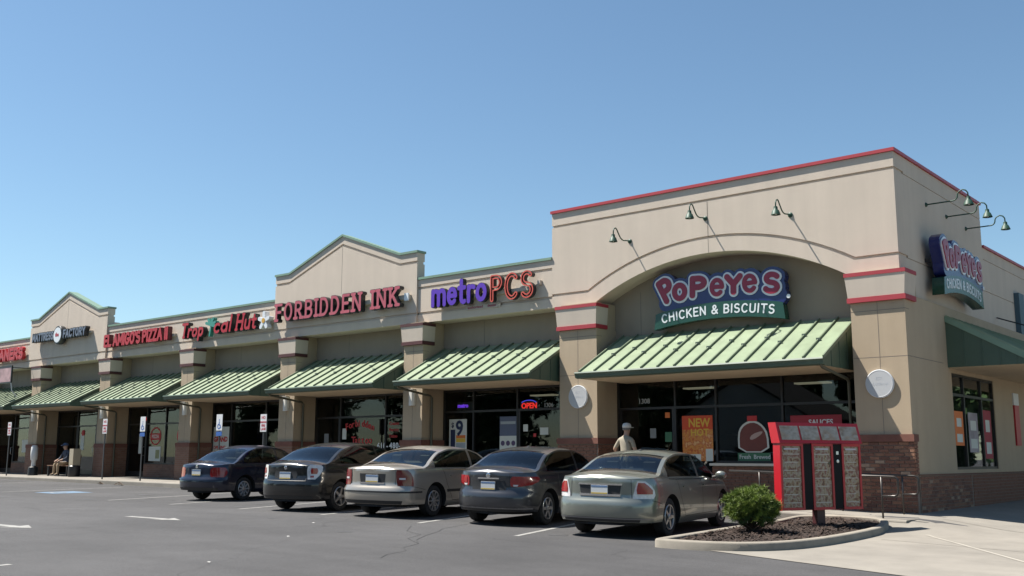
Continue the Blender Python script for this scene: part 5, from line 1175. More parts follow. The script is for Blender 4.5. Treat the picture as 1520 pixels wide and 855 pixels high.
for (x, lb) in ((-8.47, 'round white plaque on the left pilaster of the restaurant'), (-0.46, 'round white plaque on the corner pilaster')):
    r = empty('round_plaque', (x, -.25, 2.43)); tag(r, lb, 'plaque', 'round plaques')
    MB().lathe([(.29, .002), (.305, .01), (.305, .055), (.29, .062)], (0, 0, 0), (0, -1, 0), 40).build('disc', SIGN_WHITE, r, True, 35)
    MB().lathe([(.27, .0622), (.283, .066), (.295, .0624)], (0, 0, 0), (0, -1, 0), 40).build('rim', mat('plaque_rim', (.42, .43, .44), .5), r)
    fr = lambda u, v, d: (u, -.0625 - d, v)
    PGR = mat('plaque_print', (.42, .44, .47), .6)
    for (t, sz, v) in (('EST.', .09, .08), ('LOUISIANA', .075, -.03)): flat_text('plaque_lettering', t, sz, fr, 0, v, PGR, r, depth=.001, d=.0012, align='CENTER')
SCON = mat('sconce_white_glass', (.62, .60, .55), .5)
for k, c in enumerate(PIL[:5]):
    lbs = ['left of the phone shop windows', 'left of the tattoo shop windows', 'left of the palm sign', 'left of the pizza shop windows', 'left of the bench', 'beyond the left edge']
    r = empty('wall_sconce', (c + .52, -.25, 2.62)); tag(r, 'white box sconce on the pilaster ' + lbs[k], 'lamp', 'pilaster sconces')
    MB().prism([(-.10, 0), (.10, 0), (.10, -.07), (.06, -.12), (-.06, -.12), (-.10, -.07)], 'z', -.24, .24).build('diffuser', SCON, r)
    MB().box(-.115, .115, -.13, -.002, .2405, .262).build('sconce_cap', RACE, r)

# ------------------------------------------------------------ planted island, menu board, shrub
OUT = [(-1.02, -8.50), (-.55, -8.47), (-.05, -8.33), (.38, -8.0), (.66, -7.45), (.78, -6.7), (.80, -5.8), (.76, -4.8), (.68, -3.9), (.58, -3.1), (.44, -2.62), (.16, -2.42), (-.4, -2.38), (-1.35, -2.42), (-1.52, -2.60), (-1.52, -3.4), (-1.40, -5.2), (-1.22, -7.0), (-1.10, -8.36)]
def smooth_loop(P, it=2):
    for _ in range(it): P = [q for a, b in zip(P, P[1:] + P[:1]) for q in (((a[0] * .75 + b[0] * .25), (a[1] * .75 + b[1] * .25)), ((a[0] * .25 + b[0] * .75), (a[1] * .25 + b[1] * .75)))]
    return P
OUT = smooth_loop(OUT, 2)
isl = empty('planter_island', (-.4, -5.4, 0)); tag(isl, 'kidney shaped planted island with a pale concrete kerb', 'island', kind='structure')
def offset(P, d):
    o = []; n = len(P)
    for i in range(n):
        a, b = Vector(P[i - 1]), Vector(P[(i + 1) % n]); t = (b - a).normalized(); o.append((P[i][0] - t.y * d, P[i][1] + t.x * d))
    return o
n = len(OUT); rings = [(0.0, -.12), (.004, .105), (.018, .125), (.04, .132), (.135, .132), (.15, .12), (.15, -.05)]
v, f = [], []
for d, h in rings:
    for (x, y) in offset(OUT, d): v.append((x + .4, y + 5.4, G(x, y) + h))
for r_ in range(len(rings) - 1):
    for i in range(n): f.append((r_ * n + i, r_ * n + (i + 1) % n, (r_ + 1) * n + (i + 1) % n, (r_ + 1) * n + i))
obj('kerb', v, f, KERB, isl, True, 45)
MULCH = mat('dark_mulch', (0.028, 0.017, 0.012), 0.95, var=0.5, scale=60, bump=0.8, bscale=45)
inn = offset(OUT, .148); cx, cy = -.4, -5.4; v, f = [(0, 0, G(cx, cy) + .15)], []
for t in (.33, .66, 1.0):
    for (x, y) in inn: xx, yy = cx + (x - cx) * t, cy + (y - cy) * t; v.append((xx + .4, yy + 5.4, G(xx, yy) + .08 + .07 * (1 - t * t) + random.uniform(-.01, .01)))
for i in range(n):
    f.append((0, 1 + i, 1 + (i + 1) % n))
    for r_ in range(2): f.append((1 + r_ * n + i, 1 + (r_ + 1) * n + i, 1 + (r_ + 1) * n + (i + 1) % n, 1 + r_ * n + (i + 1) % n))
obj('soil', v, f, MULCH, isl, True)
def inside(x, y, P):
    c = False
    for (x0, y0), (x1, y1) in zip(P, P[1:] + P[:1]):
        if (y0 > y) != (y1 > y) and x < (x1 - x0) * (y - y0) / (y1 - y0) + x0: c = not c
    return c
mb = MB(); k = 0; inn2 = offset(OUT, .17)
while k < 2600:
    x, y = random.uniform(-1.5, .8), random.uniform(-8.5, -2.4)
    if not inside(x, y, inn2): continue
    k += 1; a = random.uniform(0, 6.28); l, w = random.uniform(.02, .06), random.uniform(.006, .016); t = random.uniform(-.5, .5)
    d = math.hypot((x + .4) / 1.1, (y + 5.4) / 3); z = G(x, y) + .09 + .07 * max(0, 1 - d * d) + random.uniform(-.004, .016)
    c, s_ = math.cos(a), math.sin(a); mb.add([(x + .4 - c * l - s_ * w, y + 5.4 - s_ * l + c * w, z - t * l), (x + .4 - c * l + s_ * w, y + 5.4 - s_ * l - c * w, z - t * l), (x + .4 + c * l + s_ * w, y + 5.4 + s_ * l - c * w, z + t * l), (x + .4 + c * l - s_ * w, y + 5.4 + s_ * l + c * w, z + t * l + .004)], [(0, 1, 2, 3)])
tag(mb.build('mulch', mat('mulch_chips', (0.040, 0.024, 0.017), 0.95, var=.5, scale=50), isl), kind='stuff')

# red drive-through menu board, turned towards the lane
MD = Vector((.447, .894)); MLEN = 1.86; mrot = math.atan2(MD.y, MD.x)
mz = G(-.43, -3.95) + .1
mbd = empty('menu_board', (-.32, -3.87, mz - .10), mrot); tag(mbd, 'red drive-through menu board on a post in the planted island', 'menu board')
RED_ENAMEL = mat('red_enamel', (0.37, 0.008, 0.015), 0.4, var=.06)
def menu_mat(name, base, cols, scale):
    m = bpy.data.materials.new(name); m.use_nodes = True; nt = m.node_tree; b = nt.nodes['Principled BSDF']
    tc = nt.nodes.new('ShaderNodeTexCoord'); mp = nt.nodes.new('ShaderNodeMapping'); mp.inputs['Scale'].default_value = scale; nt.links.new(tc.outputs['Object'], mp.inputs['Vector'])
    no = nt.nodes.new('ShaderNodeTexNoise'); no.inputs['Scale'].default_value = 1.0; no.inputs['Detail'].default_value = 2.5; no.inputs['Roughness'].default_value = .5; nt.links.new(mp.outputs[0], no.inputs['Vector'])
    cr = nt.nodes.new('ShaderNodeValToRGB'); el = cr.color_ramp.elements; pal = list(cols) + [base]
    el[0].position = .28; el[0].color = (*pal[0], 1); el[1].position = .74; el[1].color = (*pal[-1], 1)
    for i, c_ in enumerate(pal[1:-1]): e_ = el.new(.28 + .46 * (i + 1) / (len(pal) - 1)); e_.color = (*c_, 1)
    nt.links.new(no.outputs['Fac'], cr.inputs[0])
    n2 = nt.nodes.new('ShaderNodeTexNoise'); n2.inputs['Scale'].default_value = 4; n2.inputs['Detail'].default_value = 6; nt.links.new(mp.outputs[0], n2.inputs['Vector'])
    mx = nt.nodes.new('ShaderNodeMix'); mx.data_type = 'RGBA'; mx.blend_type = 'SOFT_LIGHT'; mx.inputs[0].default_value = .8; nt.links.new(cr.outputs[0], mx.inputs[6]); nt.links.new(n2.outputs['Fac'], mx.inputs[7])
    nt.links.new(mx.outputs[2], b.inputs['Base Color']); b.inputs['Roughness'].default_value = .3
    MATS[name] = m; return m
MENU = menu_mat('menu_print', (.30, .255, .21), [(.05, .07, .03), (.12, .025, .018), (.24, .165, .09), (.28, .235, .185), (.16, .045, .03), (.25, .185, .12)], (8, 1, 7.5))
MENU2 = menu_mat('menu_strip_print', (.32, .28, .23), [(.24, .17, .115), (.30, .25, .2), (.33, .29, .24), (.28, .2, .135)], (3, 1, 5))
MENUD = mat('menu_dark_panel', (.008, .008, .009), .7, spec=.2)
x0 = -MLEN / 2; zb, zp, zt = .40, 1.60, 1.98
def MBX(n, m, par, *a): return MB().box(*a).build(n, m, par)
cab = MBX('cabinet', RED_ENAMEL, mbd, x0, -x0, -.0, .17, zb, zp)
for i, (a, b) in enumerate(((0, .28), (.385, .65), (.76, 1.0))):
    xa, xb = x0 + MLEN * a, x0 + MLEN * b; fo = empty('menu_panel', (0, 0, 0), 0, mbd)
    for bx in ((xa, xb, -.03, -.001, zb, zb + .05), (xa, xb, -.03, -.001, zp - .05, zp), (xa, xa + .045, -.03, -.001, zb + .05, zp - .05), (xb - .045, xb, -.03, -.001, zb + .05, zp - .05)): MBX('frame', RED_ENAMEL, fo, *bx)
    MBX('menu_print', MENU, fo, xa + .045, xb - .045, -.012, -.001, zb + .05, zp - .05)
    MBX('heading', mat('menu_heading', (.45, .44, .48), .5), fo, xa + .10, xb - .10, -.0145, -.0122, zp - .115, zp - .085)
    for q in range(7): MBX('price_line', mat('menu_line', (.46, .43, .38), .5), fo, xa + .07 + .02 * (q % 3), xb - .08 - .03 * ((q * 2) % 3), -.0142, -.0122, zb + .13 + q * .145, zb + .142 + q * .145)
for (a, b) in ((.28, .385), (.65, .76)): MBX('dark_panel', MENUD, mbd, x0 + MLEN * a + .003, x0 + MLEN * b - .003, -.02, -.001, zb + .01, zp - .01)
MB().lathe([(.03, 0), (.03, .012), (0, .014)], (x0 + MLEN * .705, -.02, 1.28), (0, -1, 0), 14).build('speaker', STEEL, mbd)
MBX('speaker_grille', STEEL, mbd, x0 + MLEN * .69, x0 + MLEN * .72, -.026, -.0202, 1.40, 1.46)
hd = MB().prism([(-.06, zp + .004), (.18, zp + .004), (.27, zt), (.05, zt)], 'x', x0 - .02, -x0 + .02).build('header', RED_ENAMEL, mbd)
sl = Vector((.11, zt - zp - .004)).normalized(); nh = Vector((-sl.y, sl.x))
for i in range(4):
    xa, xb = x0 + .04 + i * (MLEN - .04) / 4, x0 + (i + 1) * (MLEN - .04) / 4 - .005
    q = []
    for (u, h) in ((.06, .0), (.06, .012), (.325, .012), (.325, 0)): q.append((-.06 + sl.x * u + nh.x * h * 1, zp + .004 + sl.y * u + nh.y * h))
    MB().prism(q, 'x', xa, xb).build('header_print', MENU2, hd)
MBX('post', mat('post_dark_red', (.05, .012, .014), .5), mbd, -.09, .09, .04, .18, -.14, zb - .001)

# mugo-pine shrub
SHX, SHY = -.52, -6.28; sz = G(SHX, SHY) + .13
shrub = empty('shrub', (SHX, SHY, sz)); tag(shrub, 'rounded bright green pine shrub in the planted island', 'shrub')
NEED = mat('pine_needles', (0.125, 0.175, 0.022), 0.6, var=0.45, scale=30); NEED2 = mat('pine_needles_old', (0.035, 0.075, 0.015), 0.7, var=0.4, scale=30)
BARK = mat('shrub_bark', (0.05, 0.033, 0.022), 0.95, var=.3, scale=40)
mb = MB(); tips = []
for i in range(26):
    a = i * 2.399; el = RAD(15 + 75 * (i / 26)); L_ = random.uniform(.36, .48)
    d = Vector((math.cos(a) * math.cos(el), math.sin(a) * math.cos(el), math.sin(el) * 1.05)); mid = d * L_ * .5 + Vector((0, 0, -.02)); tip = Vector((d.x * L_, d.y * L_, d.z * L_ * .86 + .10))
    mb.tube([(0, 0, .0 + .02 * (i % 3)), tuple(mid + Vector((0, 0, .06))), tuple(tip)], [.02, .012, .006], 5, False)
    for t in (.45, .62, .8, .95): 
        tips.append((tip * t + Vector((random.uniform(-.07, .07), random.uniform(-.07, .07), .06 * (1 - t) + random.uniform(-.05, .05))), d))
mb.tube([(0, 0, -.1), (.01, 0, .04), (.0, .01, .15)], [.05, .045, .03], 8); mb.build('trunk', BARK, shrub, True)
def needles(pts, n, L0, L1, name, m, parent):
    v, f = [], []
    for (p, d) in pts:
        dd = (d + Vector((0, 0, .9))).normalized()
        for _ in range(n):
            q = Vector((random.gauss(0, 1), random.gauss(0, 1), random.gauss(0, 1))).normalized() * .85 + dd * .8; q.normalize()
            L_ = random.uniform(L0, L1); b = p + q * random.uniform(0, .03) + Vector((random.uniform(-.02, .02),) * 3); s_ = q.cross(Vector((random.random() - .5, random.random() - .5, random.random() - .5))).normalized() * random.uniform(.0035, .006)
            k_ = len(v); v += [tuple(b - s_), tuple(b + s_), tuple(b + q * L_)]; f.append((k_, k_ + 1, k_ + 2))
    return obj(name, v, f, m, parent)
outer, inner_ = [], []
for i in range(54):                     # small pompons of needles all over the dome
    h = -.28 + 1.26 * (i + .5) / 54; a = i * 2.399 + random.uniform(-.25, .25); rr_ = math.sqrt(max(0.02, 1 - min(max(h, 0), .99) ** 2)) * random.uniform(.74, 1.03) * (1 - .30 * max(-h, 0))
    c_ = Vector((math.cos(a) * rr_ * .40, math.sin(a) * rr_ * .40, .33 + h * .32)); cs = random.uniform(.06, .10)
    for _ in range(8):
        q = Vector((random.gauss(0, 1), random.gauss(0, 1), random.gauss(0, 1) + .5)).normalized(); outer.append((c_ + q * cs, q))
for (p, d) in tips: inner_.append((p, d))
needles(outer, 46, .045, .095, 'new_growth', NEED, shrub); needles([(p * .86 + Vector((0, 0, .03)), d) for p, d in outer] + inner_, 34, .05, .11, 'old_growth', NEED2, shrub)

# ------------------------------------------------------------ handrails of the ramp
RAILM = mat('rail_bronze_paint', (.045, .04, .037), .35, metal=.4)
def rail(y, xe, lb):
    r = empty('handrail', (xe, y, S(min(xe, .3), y))); tag(r, lb, 'handrail', 'ramp handrails'); z0 = S(min(xe, .3), y)
    zt_ = .50 - z0; zl = .13 - z0
    pts = [(-3.6, 0, zt_ + .08), (-.55, 0, zt_ + .01), (-.08, 0, zt_)] + [(-.08 + .08 * math.sin(t), 0, zt_ - .08 + .08 * math.cos(t)) for t in (.4, .8, 1.2, 1.57)] + [(0, 0, zl + .08)] + [(-.08 + .08 * math.cos(t), 0, zl + .08 - .08 * math.sin(t)) for t in (.4, .8, 1.2, 1.57)] + [(-.32, 0, zl)]
    MB().tube(pts, .021, 8).build('top_rail', RAILM, r, True)
    for px in (-.32, -1.6, -2.9): MB().tube([(px, 0, S(xe + px, y) - z0 - .03), (px, 0, zt_ + .005 - px * .022)], .019, 8).build('post', RAILM, r, True)
rail(-2.02, .42, 'dark metal ramp handrail on the outer edge of the sidewalk'); rail(-.75, .38, 'dark metal ramp handrail close to the brick pilaster')

# ------------------------------------------------------------ signs on posts along the kerb
GREYP = mat('sign_post_steel', (.06, .06, .062), .5, metal=.5); SIGNW = mat('road_sign_white', (.62, .62, .62), .4); SIGNB = mat('road_sign_blue', (.03, .10, .34), .4); SIGNR = mat('road_sign_red', (.40, .02, .03), .4)
def post_sign(x, kind, lb):
    y = -1.85; z0 = S(x, y); r = empty('post_sign', (x, y, z0)); tag(r, lb, 'sign', 'signs on posts along the kerb')
    MB().prism([(-.03, -.015), (.03, -.015), (.03, .015), (-.03, .015)], 'z', -.03, 2.28).build('post', GREYP, r)
    if kind == 'disabled':
        pl = MBX('sign_plate', SIGNW, r, -.17, .17, -.025, -.0155, 1.78, 2.32); fr = lambda u, v, d: (u, -.0255 - d, v)
        X, Y, D = field([[(0, 2.07), (0, 1.96), (.06, 1.96), (.09, 1.87)], A_(-.01, 1.92, .075, .075, 110, 330)], .006, .06); solid('wheelchair_symbol', contours(X, Y, D, .016), .001, .004, fr, SIGNB, pl)
        MBX('symbol_head', SIGNB, pl, -.02, .02, -.029, -.0255, 2.11, 2.15); MBX('lower_plate', SIGNB, r, -.16, .16, -.025, -.0155, 1.60, 1.74)
    else:
        pl = MBX('sign_plate', SIGNW, r, -.16, .16, -.025, -.0155, 1.72, 2.28); fr = lambda u, v, d: (u, -.0255 - d, v)
        for (t, v_, sz) in (('NO', 2.13, .13), ('PARKING', 2.0, .075), ('FIRE', 1.88, .11), ('LANE', 1.77, .11)): flat_text('sign_lettering', t, sz, fr, 0, v_, SIGNR, pl, .002, .002, .003, 'CENTER')
post_sign(-22.3, 'disabled', 'disabled parking sign on a post behind the navy sedan'); post_sign(-27.1, 'disabled', 'disabled parking sign on a post in front of the pizza shop')
post_sign(-19.87, 'no', 'white and red no parking sign above the roof of the navy sedan'); post_sign(-29.8, 'no', 'white and red no parking sign before the pilaster of the pizza shop'); post_sign(-37.85, 'no', 'white and red no parking sign nearest the left edge')
# framed sign on a bracket over the last awning
r = empty('bracket_sign', (-40.2, -1.2, 4.1)); tag(r, 'framed pink sign on a black bracket at the left edge', 'sign')
for a in ((-.70, .64, -.03, .03, .72, .79), (-.70, .64, -.03, .03, .0, .06), (.58, .64, -.031, .031, .061, .719), (-.70, -.64, -.031, .031, .061, .719)): MBX('frame', BLACK, r, *a)
MBX('panel', mat('pink_panel_print', (.42, .27, .27), .5, var=.4, scale=14), r, -.64, .58, -.02, .02, .06, .72); MB().tube([(.61, 0, .0), (.63, .05, -.35), (.63, .3, -.62)], .025, 6).build('bracket', SIGNW, r)
MB().tube([(.61, 0, .70), (.61, 1.1, .70)], .02, 6).build('wall_arm', BLACK, r)

# ------------------------------------------------------------ bench, receptacles
WOODB = mat('bench_wood', (.16, .085, .05), .7, var=.2, scale=20)
bx, by = -35.1, -.75; bz = S(bx, by); r = empty('bench', (bx, by, bz)); tag(r, 'low brown wooden bench under the far gable', 'bench')
for i in range(4): MBX('seat_slat', WOODB, r, -.9, .9, -.25 + i * .13, -.14 + i * .13, .42, .455)
for i in range(3): MBX('back_slat', WOODB, r, -.9, .9, .262 + i * .02, .29 + i * .02, .52 + i * .13, .62 + i * .13)
for sx_ in (-.8, .8):
    for y_ in (-.22, .22): MBX('leg', BLACK, r, sx_ - .03, sx_ + .03, y_ - .03, y_ + .03, -.01, .419)
    MBX('back_post', BLACK, r, sx_ - .025, sx_ + .025, .291, .33, .40, .92)
r = empty('ash_receptacle', (-37.45, -.9, S(-37.4, -.9))); tag(r, 'white topped smokers post with a black base by the far pilaster', 'receptacle')
MB().lathe([(.21, 0), (.21, .22), (.19, .34), (.10, .40)], (0, 0, 0), (0, 0, 1), 20).build('base', BLACK, r, True, 40); MB().lathe([(.09, .4), (.09, .62), (.14, .68), (.15, .95), (.14, 1.2), (.10, 1.28), (0, 1.30)], (0, 0, 0), (0, 0, 1), 20).build('post', SIGNW, r, True, 40)
r = empty('litter_bin', (-33.75, -.95, S(-33.7, -.9))); tag(r, 'tan topped litter bin with a black base beside the bench', 'bin')
MB().lathe([(.22, 0), (.24, .05), (.24, .42), (.20, .46)], (0, 0, 0), (0, 0, 1), 20).build('base', BLACK, r, True, 40); MBX('hood', mat('tan_plastic', (.34, .29, .21), .6), r, -.16, .16, -.16, .16, .461, 1.14)
# litter and leaves by the kerb
LEAF = mat('brown_litter', (.09, .055, .03), .9)
for (x, y, s_, lb) in ((-27.5, -2.45, .24, 'brown clump of leaves against the kerb before the pizza shop'), (-28.9, -2.40, .15, 'small brown scrap in the gutter left of the leaf clump')):
    mb = MB()
    for _ in range(28):
        a = random.uniform(0, 6.28); d = random.uniform(0, 1) ** .7 * s_; px, py = d * math.cos(a), d * math.sin(a) * .5; h = .12 * (1 - d / s_) * s_ / .24; q = random.uniform(.03, .06)
        mb.add([(px - q, py, h + .005), (px, py - q * .6, h + .02), (px + q, py, h + .012), (px, py + q * .6, h + .03)], [(0, 1, 2, 3)])
    o = mb.build('leaf_litter', LEAF, None); o.location = (x, y, G(x, y)); tag(o, lb, 'litter', kind='stuff')
PAPER = mat('paper_scrap', (.45, .44, .42), .8)
for i, (x, y, lb) in enumerate(((-7.86, -9.53, 'white paper scrap on the asphalt behind the black sedan'), (-6.11, -11.47, 'white paper scrap on the open asphalt, middle of three'), (-4.01, -14.36, 'white paper scrap nearest the bottom edge'))):
    o = obj('paper_scrap', [(-.03, -.018, .004), (.024, -.02, .008), (.033, .018, .005), (-.018, .024, .012), (0, 0, .016)], [(0, 1, 4), (1, 2, 4), (2, 3, 4), (3, 0, 4)], PAPER); o.location = (x, y, G(x, y)); o.rotation_euler = (0, 0, i * 1.1); tag(o, lb, 'litter', 'paper scraps')
# ------------------------------------------------------------ posters and lettering in the windows (just behind the glass)
YP = YW + .069
def WFR(o): return local(lambda u, v, d: (u, YP - d, v), o)
def poster(name, x0, x1, z0, z1, material, lb, cat='poster', group='window posters'):
    o = (x0, YP, z0); r = empty(name, o); tag(r, lb, cat, group); MBX('sheet', material, r, 0, x1 - x0, 0, .004, 0, z1 - z0); return r, WFR(o)
PW = mat('poster_paper', (.55, .57, .52), .6, var=.06); PN = mat('poster_navy_ink', (.015, .025, .07), .6); PR = mat('poster_red_ink', (.45, .03, .03), .6); PY_ = mat('poster_yellow_ink', (.65, .42, .05), .6); PO = mat('poster_orange_ink', (.62, .16, .03), .6); PG = mat('poster_green_ink', (.04, .14, .07), .6)
FOOD = menu_mat('food_poster_print', (.62, .14, .02), [(.35, .05, .02), (.55, .14, .03), (.60, .26, .05), (.50, .12, .03), (.66, .40, .16)], (6, 1, 6))
# restaurant windows
r, fr = poster('food_poster', -5.94, -5.07, .77, 1.90, FOOD, 'tall orange food poster in the restaurant window')
MBX('heading_band', mat('poster_vermilion', (.58, .07, .02), .6), r, 0, .87, -.002, -.0002, .78, 1.13); flat_text('poster_lettering', 'NEW', .30, fr, -5.76, 1.62, PY_, r, .002, .004, .008, sx=.88)
flat_text('poster_lettering', 'HOT', .24, fr, -5.70, 1.40, PY_, r, .002, .004, .006); MBX('price_patch', PW, r, .02, .52, -.002, -.0002, .0, .17); MBX('cup', PW, r, .66, .86, -.0022, -.0003, 0, .30); flat_text('price_lettering', '$3.99', .15, fr, -5.90, .80, PN, r, .002, .005, .006)
# tea jug sticker
r = empty('jug_sticker', (-4.0, YP, .72)); tag(r, 'large red tea jug sticker in the restaurant window', 'sticker', 'window posters'); fr = WFR((-4.0, YP, .72))
jug = [(-4.38, .98), (-4.39, 1.42), (-4.30, 1.62), (-4.10, 1.74), (-3.88, 1.74), (-3.70, 1.62), (-3.58, 1.42), (-3.56, .98)]; jug = smooth_loop(jug, 1)
solid('jug_outline', [jug], 0, .003, fr, PW, r); cx_, cz_ = -3.98, 1.35
solid('tea', [[(cx_ + (p[0] - cx_) * .88, cz_ + (p[1] - cz_) * .90 - .01) for p in jug]], .0034, .006, fr, mat('tea_print', (.13, .025, .015), .4, var=.3, scale=9), r)
solid('cap', [[(-4.12, 1.73), (-4.12, 1.86), (-3.86, 1.86), (-3.86, 1.73)]], .0034, .008, fr, PR, r); solid('jug_handle', [smooth_loop([(-4.08, 1.30), (-4.0, 1.42), (-3.72, 1.50), (-3.74, 1.42), (-3.98, 1.28)], 1)], .0064, .009, fr, mat('jug_handle_print', (.40, .28, .24), .5), r)  # handle shape printed in a paler tone on the jug
solid('green_band', [[(-4.40, .76), (-4.40, .97), (-3.54, .97), (-3.54, .76)]], 0, .003, fr, PG, r)
for t_, u_ in (('Fresh', -4.36), ('Brewed', -3.98)): flat_text('band_lettering', t_, .14, fr, u_, .83, PW, r, .002, .006, .003, sx=1.0)
r, fr = poster('menu_banner', -3.0, -1.75, 1.45, 1.84, mat('banner_crimson', (.30, .02, .035), .6), 'crimson banner with white lettering behind the menu board'); flat_text('banner_lettering', 'SAUCES', .17, fr, -2.55, 1.62, SIGN_WHITE, r, .002, .006, .004)
fr = WFR((-7.1, YP, 2.3)); r = empty('house_number', (-7.1, YP, 2.3)); tag(r, 'pale street number over the restaurant door', 'number', 'street numbers'); flat_text('digits', '1308', .18, fr, -7.25, 2.25, mat('pale_vinyl', (.40, .42, .42), .6), r, .002, .0, .002)
for (x0, x1, z0, z1, m_, lb) in ((-6.44, -6.30, 1.86, 2.0, PO, 'small orange notice on the restaurant door'), (-6.45, -6.25, 1.25, 1.5, PG, 'small dark green notice below the orange one'), (-6.9, -6.72, 1.35, 1.6, mat('grey_notice', (.20, .21, .21), .6), 'small grey notice beside the door handle'),
    (-11.17, -11.0, 1.58, 1.78, PW, 'pale square notice on the left phone shop door'), (-10.56, -10.26, 1.48, 1.68, PW, 'wide pale notice on the right phone shop door'), (-10.8, -10.7, 1.42, 1.52, PR, 'tiny red notice between the phone shop notices'),
    (-19.95, -19.72, 1.25, 1.62, mat('grey_notice', (.2, .21, .21), .6), 'grey notice on the tattoo shop door'), (-19.02, -18.82, 1.42, 1.78, PW, 'pale notice beside the tattoo shop door'), (-21.75, -21.5, 1.05, 1.35, PW, 'pale green notice in the shop with the palm sign'),
    (-31.75, -31.45, .95, 1.75, PW, 'tall pale notice on the pizza shop door'), (-36.6, -36.3, 1.1, 1.8, PW, 'pale notice behind the bench'), (-42.2, -41.3, 1.0, 1.6, PW, 'pale poster in the window at the left edge')):
    o = MBX('notice', m_, None, x0, x1, YP, YP + .004, z0, z1); tag(o, lb, 'notice', 'window notices')
# phone shop
r, fr = poster('price_poster', -14.09, -13.37, 1.05, 1.98, PW, 'white price poster with a big dark nine')
flat_text('poster_lettering', '9', .62, fr, -13.82, 1.50, PN, r, .002, .004, .018); flat_text('poster_lettering', '$', .20, fr, -14.0, 1.74, PN, r, .002, .004, .006)
MBX('dark_column', PN, r, .06, .25, -.002, -.0002, .04, .62); MBX('orange_block', PO, r, .29, .67, -.002, -.0002, .36, .45); MBX('yellow_block', PY_, r, .29, .67, -.002, -.0002, .24, .355); MBX('grey_block', mat('poster_grey_ink', (.3, .34, .36), .6), r, .29, .67, -.002, -.0002, .04, .22)
r, fr = poster('phone_poster', -12.06, -11.42, .98, 2.02, mat('poster_steel_blue', (.09, .11, .17), .6), 'blue and white poster with three phones')
MBX('white_block', PW, r, .0, .64, -.002, -.0002, .0, .48); MBX('head_line', mat('poster_grey_ink', (.3, .34, .36), .6), r, .03, .6, -.002, -.0002, .82, .90)
for q in range(3): MB().lathe([(.0, .0003), (.075, .0003), (.075, .004), (0, .0042)], (.12 + q * .2, -.0021, .27), (0, -1, 0), 14).build('phone', mat('phone_violet', (.07, .04, .10), .5), r)
NEON_R = mat('red_neon', (.45, .02, .015), .5, emit=.3, ecol=(1, .03, .02)); NEON_B = mat('blue_neon', (.03, .05, .4), .5, emit=.25, ecol=(.08, .1, 1)); NEON_P = mat('purple_neon', (.12, .04, .5), .5, emit=.22, ecol=(.2, .06, 1))
def neon(lb, x, z, txt, size, m_, bold=.006, border=None):
    o = (x, YP, z); r = empty('neon_sign', o); tag(r, lb, 'sign', 'neon window signs'); MBX('backing', BLACK, r, -.05, size * len(txt) * .66 + .03, .008, .03, -.08, size * .95)
    flat_text('neon_lettering', txt, size, WFR(o), x, z, m_, r, .01, .0, bold)
    if border: MB().tube([(-.02 + size * len(txt) * .33 + size * len(txt) * .33 * math.cos(t), 0, size * .55 + size * .5 * math.sin(t)) for t in [RAD(a) for a in range(20, 170, 15)]], .012, 5).build('neon_arc', border, r)
neon('red neon open sign with a blue arc in the phone shop', -11.24, 2.235, 'OPEN', .22, NEON_R, border=NEON_B); neon('dim purple neon sign in the phone shop window', -13.75, 2.33, 'metro', .17, NEON_P)
neon('small red neon sign over the pizza shop door', -31.7, 2.30, 'OPEN', .16, NEON_R)
r = empty('house_number', (-10.3, YP, 2.26)); tag(r, 'pale street number beside the open sign', 'number', 'street numbers'); flat_text('digits', '1306', .17, WFR((-10.3, YP, 2.26)), -10.42, 2.25, mat('pale_vinyl', (.40, .42, .42), .6), r, .002, 0, .002)
# tattoo shop window lettering
o = (-17.8, YP, 1.2); r = empty('window_lettering', o); tag(r, 'red and white window lettering of the tattoo shop', 'lettering'); fr = WFR(o); VR = mat('red_vinyl', (.42, .02, .02), .6)
for i, ch in enumerate('Forbidden'):
    t = i / 8 * 2 - 1; flat_text('window_letter', ch, .30, fr, -18.85 + i * .155, 1.72 + .12 * (1 - t * t), VR, r, .002, 0, .008, rot=-12 * t)
for i, ch in enumerate('Tattoo'): flat_text('window_letter', ch, .32, fr, -18.55 + i * .165, 1.28, VR, r, .002, 0, .008)
for i, t_ in enumerate(('Custom', 'Piercing', 'Tattoo')): flat_text('window_words', t_, .14, fr, -16.75, 1.86 - .2 * i, VR, r, .002, 0, .003)
for i, ch in enumerate('610-480-5'): flat_text('window_digit', ch, .25, fr, -17.30 + i * .145, 1.12, SIGN_WHITE, r, .002, 0, .008)
# opening poster in the palm sign shop
r, fr = poster('opening_poster', -26.5, -25.45, 1.0, 1.95, PW, 'white poster with red lettering behind the disabled parking sign'); flat_text('poster_lettering', 'GRAND', .25, fr, -26.42, 1.40, PR, r, .002, .004, .012, sx=1.0); flat_text('poster_lettering', 'OPENING', .17, fr, -26.42, 1.12, PR, r, .002, .004, .006, sx=1.05)
